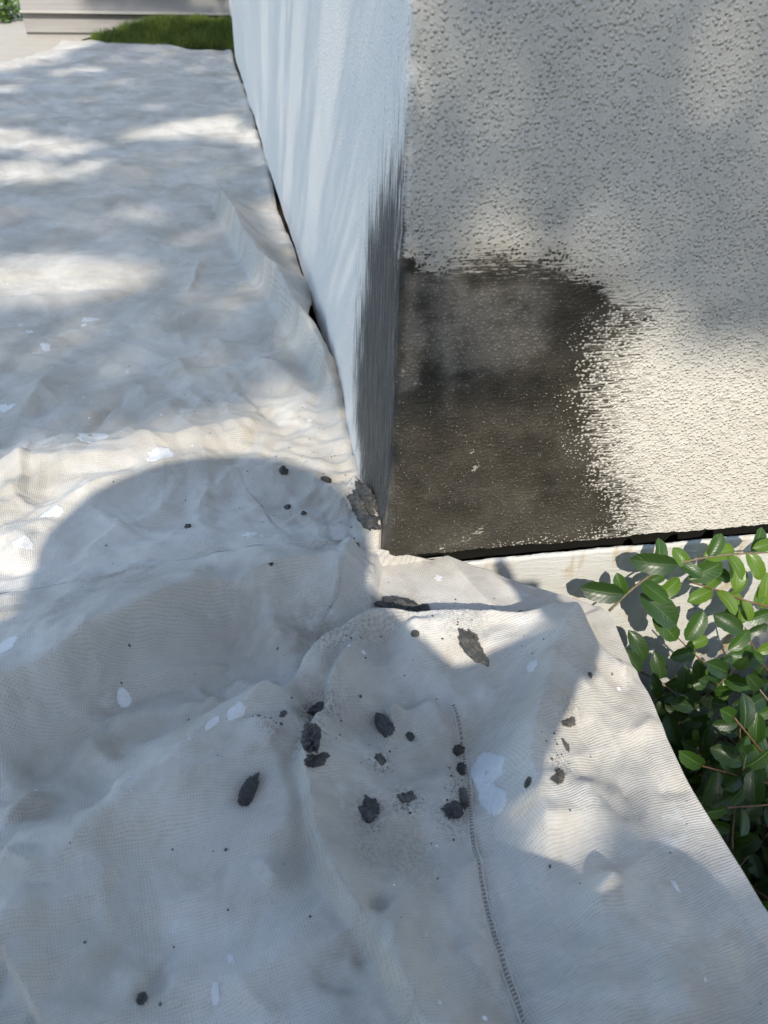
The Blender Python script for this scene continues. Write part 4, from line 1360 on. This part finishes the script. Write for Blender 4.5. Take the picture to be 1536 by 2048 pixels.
xa = rng.uniform(-6.5, 6.5, NX); xb = rng.uniform(-1.2, 6.4, NX)
kx = ((xa < -2.2) | (xa > .95) | (xb > 4.4) | (xb < -.95)) & (rng.random(NX) < .1 + .65 * sstep(.35, .6, fbm(xa * 1.2, xb * 1.2, 130, 2)))
xa, xb = xa[kx], xb[kx]; NX = len(xa)
XP = xa[:, None] * EA + xb[:, None] * EB - rng.uniform(5.6, 8.2, NX)[:, None] * S
e1 = rng.normal(0, 1, (NX, 3)); e1 /= np.linalg.norm(e1, axis=1)[:, None]
e2 = np.cross(e1, rng.normal(0, 1, (NX, 3))); e2 /= np.linalg.norm(e2, axis=1)[:, None]
sx_ = rng.uniform(.06, .11, NX)[:, None]
XQ = np.stack([XP - e1 * sx_, XP + e2 * sx_ * .6, XP + e1 * sx_, XP - e2 * sx_ * .6], 1).reshape(-1, 3) - TO
mesh_obj('sky_block_crown', XQ, np.arange(NX * 4).reshape(-1, 4), L_CAN, tree, False)
rh = empty('sky_block_hedge', (0, -7.2, 0))  # unseen hedge added to hold back low sky light
tag(rh, 'tall dark hedge added unseen behind the viewer to block low sky', 'hedge')
NH = 16000
hp = np.stack([rng.uniform(-11, 11, NH), rng.normal(0, .35, NH), rng.uniform(-.1, 3.3, NH) + .35 * np.sin(np.arange(NH))], -1)
h1 = rng.normal(0, 1, (NH, 3)); h1 /= np.linalg.norm(h1, axis=1)[:, None]
h2 = np.cross(h1, rng.normal(0, 1, (NH, 3))); h2 /= np.linalg.norm(h2, axis=1)[:, None]
hs_ = rng.uniform(.09, .16, NH)[:, None]
HQ = np.stack([hp - h1 * hs_, hp + h2 * hs_ * .6, hp + h1 * hs_, hp - h2 * hs_ * .6], 1).reshape(-1, 3)
ho = mesh_obj('foliage', HQ, np.arange(NH * 4).reshape(-1, 4), L_CAN, rh, False); ho['kind'] = 'stuff'
V_, F_ = tube_mesh([(0, 0, -.1), (.05, 0, 1.0), (0, .1, 2.6), (-.3, .3, 4.4), (-.5, .6, 6.2)], [.26, .20, .17, .12, .05], 10)
mesh_obj('trunk', V_, F_, M_BARK, tree)


# ------------------------------------------------------------------ the person crouching behind the viewer, whose shadow falls on the cloth

def bp(px, py, t):
    """a point t metres up the light from a spot on the cloth"""
    return Vector(ground_pt(px, py, 0.02) - S * t)


def body_part(name, chains, mat, parent, voxel=0.016, rounds=6):
    """tapering rounded limbs run together into one skin"""
    bm = bmesh.new()
    for ch in chains:
        for (a, ra), (b, rb) in zip(ch[:-1], ch[1:]):
            a = Vector(a); b = Vector(b)
            n = max(2, int((b - a).length / (min(ra, rb) * .4)))
            for i in range(n + 1):
                f = i / n
                bmesh.ops.create_icosphere(bm, subdivisions=2, radius=ra + (rb - ra) * f, matrix=Matrix.Translation(a.lerp(b, f) - PO))
    o = bm_obj(name, bm, mat, parent)
    m = o.modifiers.new('skin', 'REMESH'); m.mode = 'VOXEL'; m.voxel_size = voxel; m.use_smooth_shade = True
    m = o.modifiers.new('soften', 'SMOOTH'); m.factor = .6; m.iterations = rounds
    return o


PO = Vector((-.30, -1.05, -.008))
person = empty('person', PO)
tag(person, 'person in a sun hat and dark clothes crouching, casting the rounded shadow on the cloth', 'person')
M_JACK = simple('navy_jacket', (.03, .035, .05), .85, .15, .2, 30)
M_TROU = simple('grey_trousers', (.07, .07, .072), .85, .15, .2, 30)
M_SKIN = simple('skin', (.42, .25, .17), .5, .35, .08, 60)
M_HAT = simple('straw_hat', (.38, .30, .18), .8, .2, .15, 160)
M_SHOE = simple('shoe_leather', (.05, .04, .035), .5, .35, .1, 60)
hatc = bp(415, 1085, 1.46)
headc = hatc + Vector((.01, .02, -.055))
neck = headc + Vector((-.01, -.06, -.13))
shl = bp(240, 1300, 1.26); shr = bp(620, 1260, 1.24)
chest = (shl + shr) / 2 + Vector((0, -.02, -.06))
hip = Vector((-.34, -1.16, .36))
ell = bp(-80, 1390, 1.00); elr = bp(915, 1500, .96)
hl = bp(500, 1260, 1.0)
hr = bp(1125, 1258, 1.04)
kl = bp(1092, 1915, .60); kr = bp(1385, 1965, .62)
fl_ = Vector((-.16, -1.12, .05)); fr_ = Vector((.12, -1.10, .05))
body = body_part('body', [
    [(neck + Vector((0, 0, -.05)), .058), (headc + Vector((0, -.03, -.05)), .056), (headc, .085), (headc + Vector((.005, .025, -.03)), .075), (headc + Vector((.01, .05, -.075)), .045)],
    [(headc + Vector((.015, .088, -.02)), .014), (headc + Vector((.017, .106, -.045)), .016)],
    [(headc + Vector((-.088, -.005, -.02)), .018), (headc + Vector((-.09, -.005, -.045)), .014)],
    [(headc + Vector((.088, -.02, -.02)), .018), (headc + Vector((.09, -.02, -.045)), .014)],
    [(ell.lerp(hl, .45), .038), (hl.lerp(ell, .12), .027), (hl, .034)], [(elr.lerp(hr, .45), .038), (hr.lerp(elr, .12), .024), (hr, .028)]], M_SKIN, person, .009, 4)
# five fingers on each hand, half closed
for hnd, sgn in ((hl, 1), (hr, -1)):
    fch = []
    for k, ln in enumerate((.9, 1.0, .95, .75)):
        root = hnd + Vector(CU) * (.030 - .019 * k)
        mid = root - Vector(CR) * sgn * .006 + Vector(CD) * .034 * ln
        tip = mid + Vector(CR) * sgn * .026 * ln + Vector(CD) * .006
        fch.append([(root, .0095), (mid, .0085), (tip, .007)])
    th0 = hnd + Vector(CU) * .018 + Vector(CR) * sgn * .016
    fch.append([(th0, .012), (th0 + Vector(CU) * .024 + Vector(CR) * sgn * .012, .0105), (th0 + Vector(CU) * .040 + Vector(CR) * sgn * .022 + Vector(CD) * .012, .008)])
    body_part('fingers', fch, M_SKIN, person, .004, 3)
body_part('jacket', [
    [(neck + Vector((0, -.01, -.07)), .075), (chest, .135), ((chest + hip) / 2, .145), (hip, .155)],
    [(shl, .072), (chest, .10), (shr, .072)], [(shl, .070), (ell, .055), (ell.lerp(hl, .55), .046)], [(shr, .070), (elr, .050), (elr.lerp(hr, .55), .034)]], M_JACK, person, .014)
body_part('trousers', [[(hip + Vector((-.07, 0, -.03)), .125), (kl, .052), (fl_ + Vector((0, .02, .05)), .05)],
                       [(hip + Vector((.08, 0, -.03)), .125), (kr, .066), (fr_ + Vector((0, -.01, .07)), .05)]], M_TROU, person, .014)
for ft, dv in ((fl_, Vector((-.02, .16, -.012))), (fr_, Vector((.02, .17, -.012)))):
    body_part('shoe', [[(ft + Vector((0, 0, -.004)), .042), (ft + dv * .5, .040), (ft + dv, .034)]], M_SHOE, person, .01)
bm = bmesh.new()
for z_, r_ in ((0, 1),):
    ringsh = [(.172, -.016), (.15, -.006), (.118, .004), (.104, .010), (.098, .022), (.088, .036), (.060, .046), (.0, .050)]
    prev = None
    for (r0, zz) in ringsh:
        if r0 == 0:
            c0 = bm.verts.new((0, 0, zz)); 
            for i in range(32): bm.faces.new((prev[i], prev[(i + 1) % 32], c0))
            break
        cur = [bm.verts.new((r0 * math.cos(2 * math.pi * i / 32), r0 * 1.02 * math.sin(2 * math.pi * i / 32), zz + .006 * math.sin(4 * math.pi * i / 32) * (r0 > .15))) for i in range(32)]
        if prev:
            for i in range(32): bm.faces.new((prev[i], prev[(i + 1) % 32], cur[(i + 1) % 32], cur[i]))
        prev = cur
hat = bm_obj('hat', bm, M_HAT, person)
hat.location = hatc - PO; hat.rotation_euler = (math.radians(2), 0, 0)
sm = hat.modifiers.new('straw', 'SOLIDIFY'); sm.thickness = .004
print('cloth verts', len(CX.ravel()), 'leaves', len(leaf_list), len(single), len(mass), 'canopy', NL)
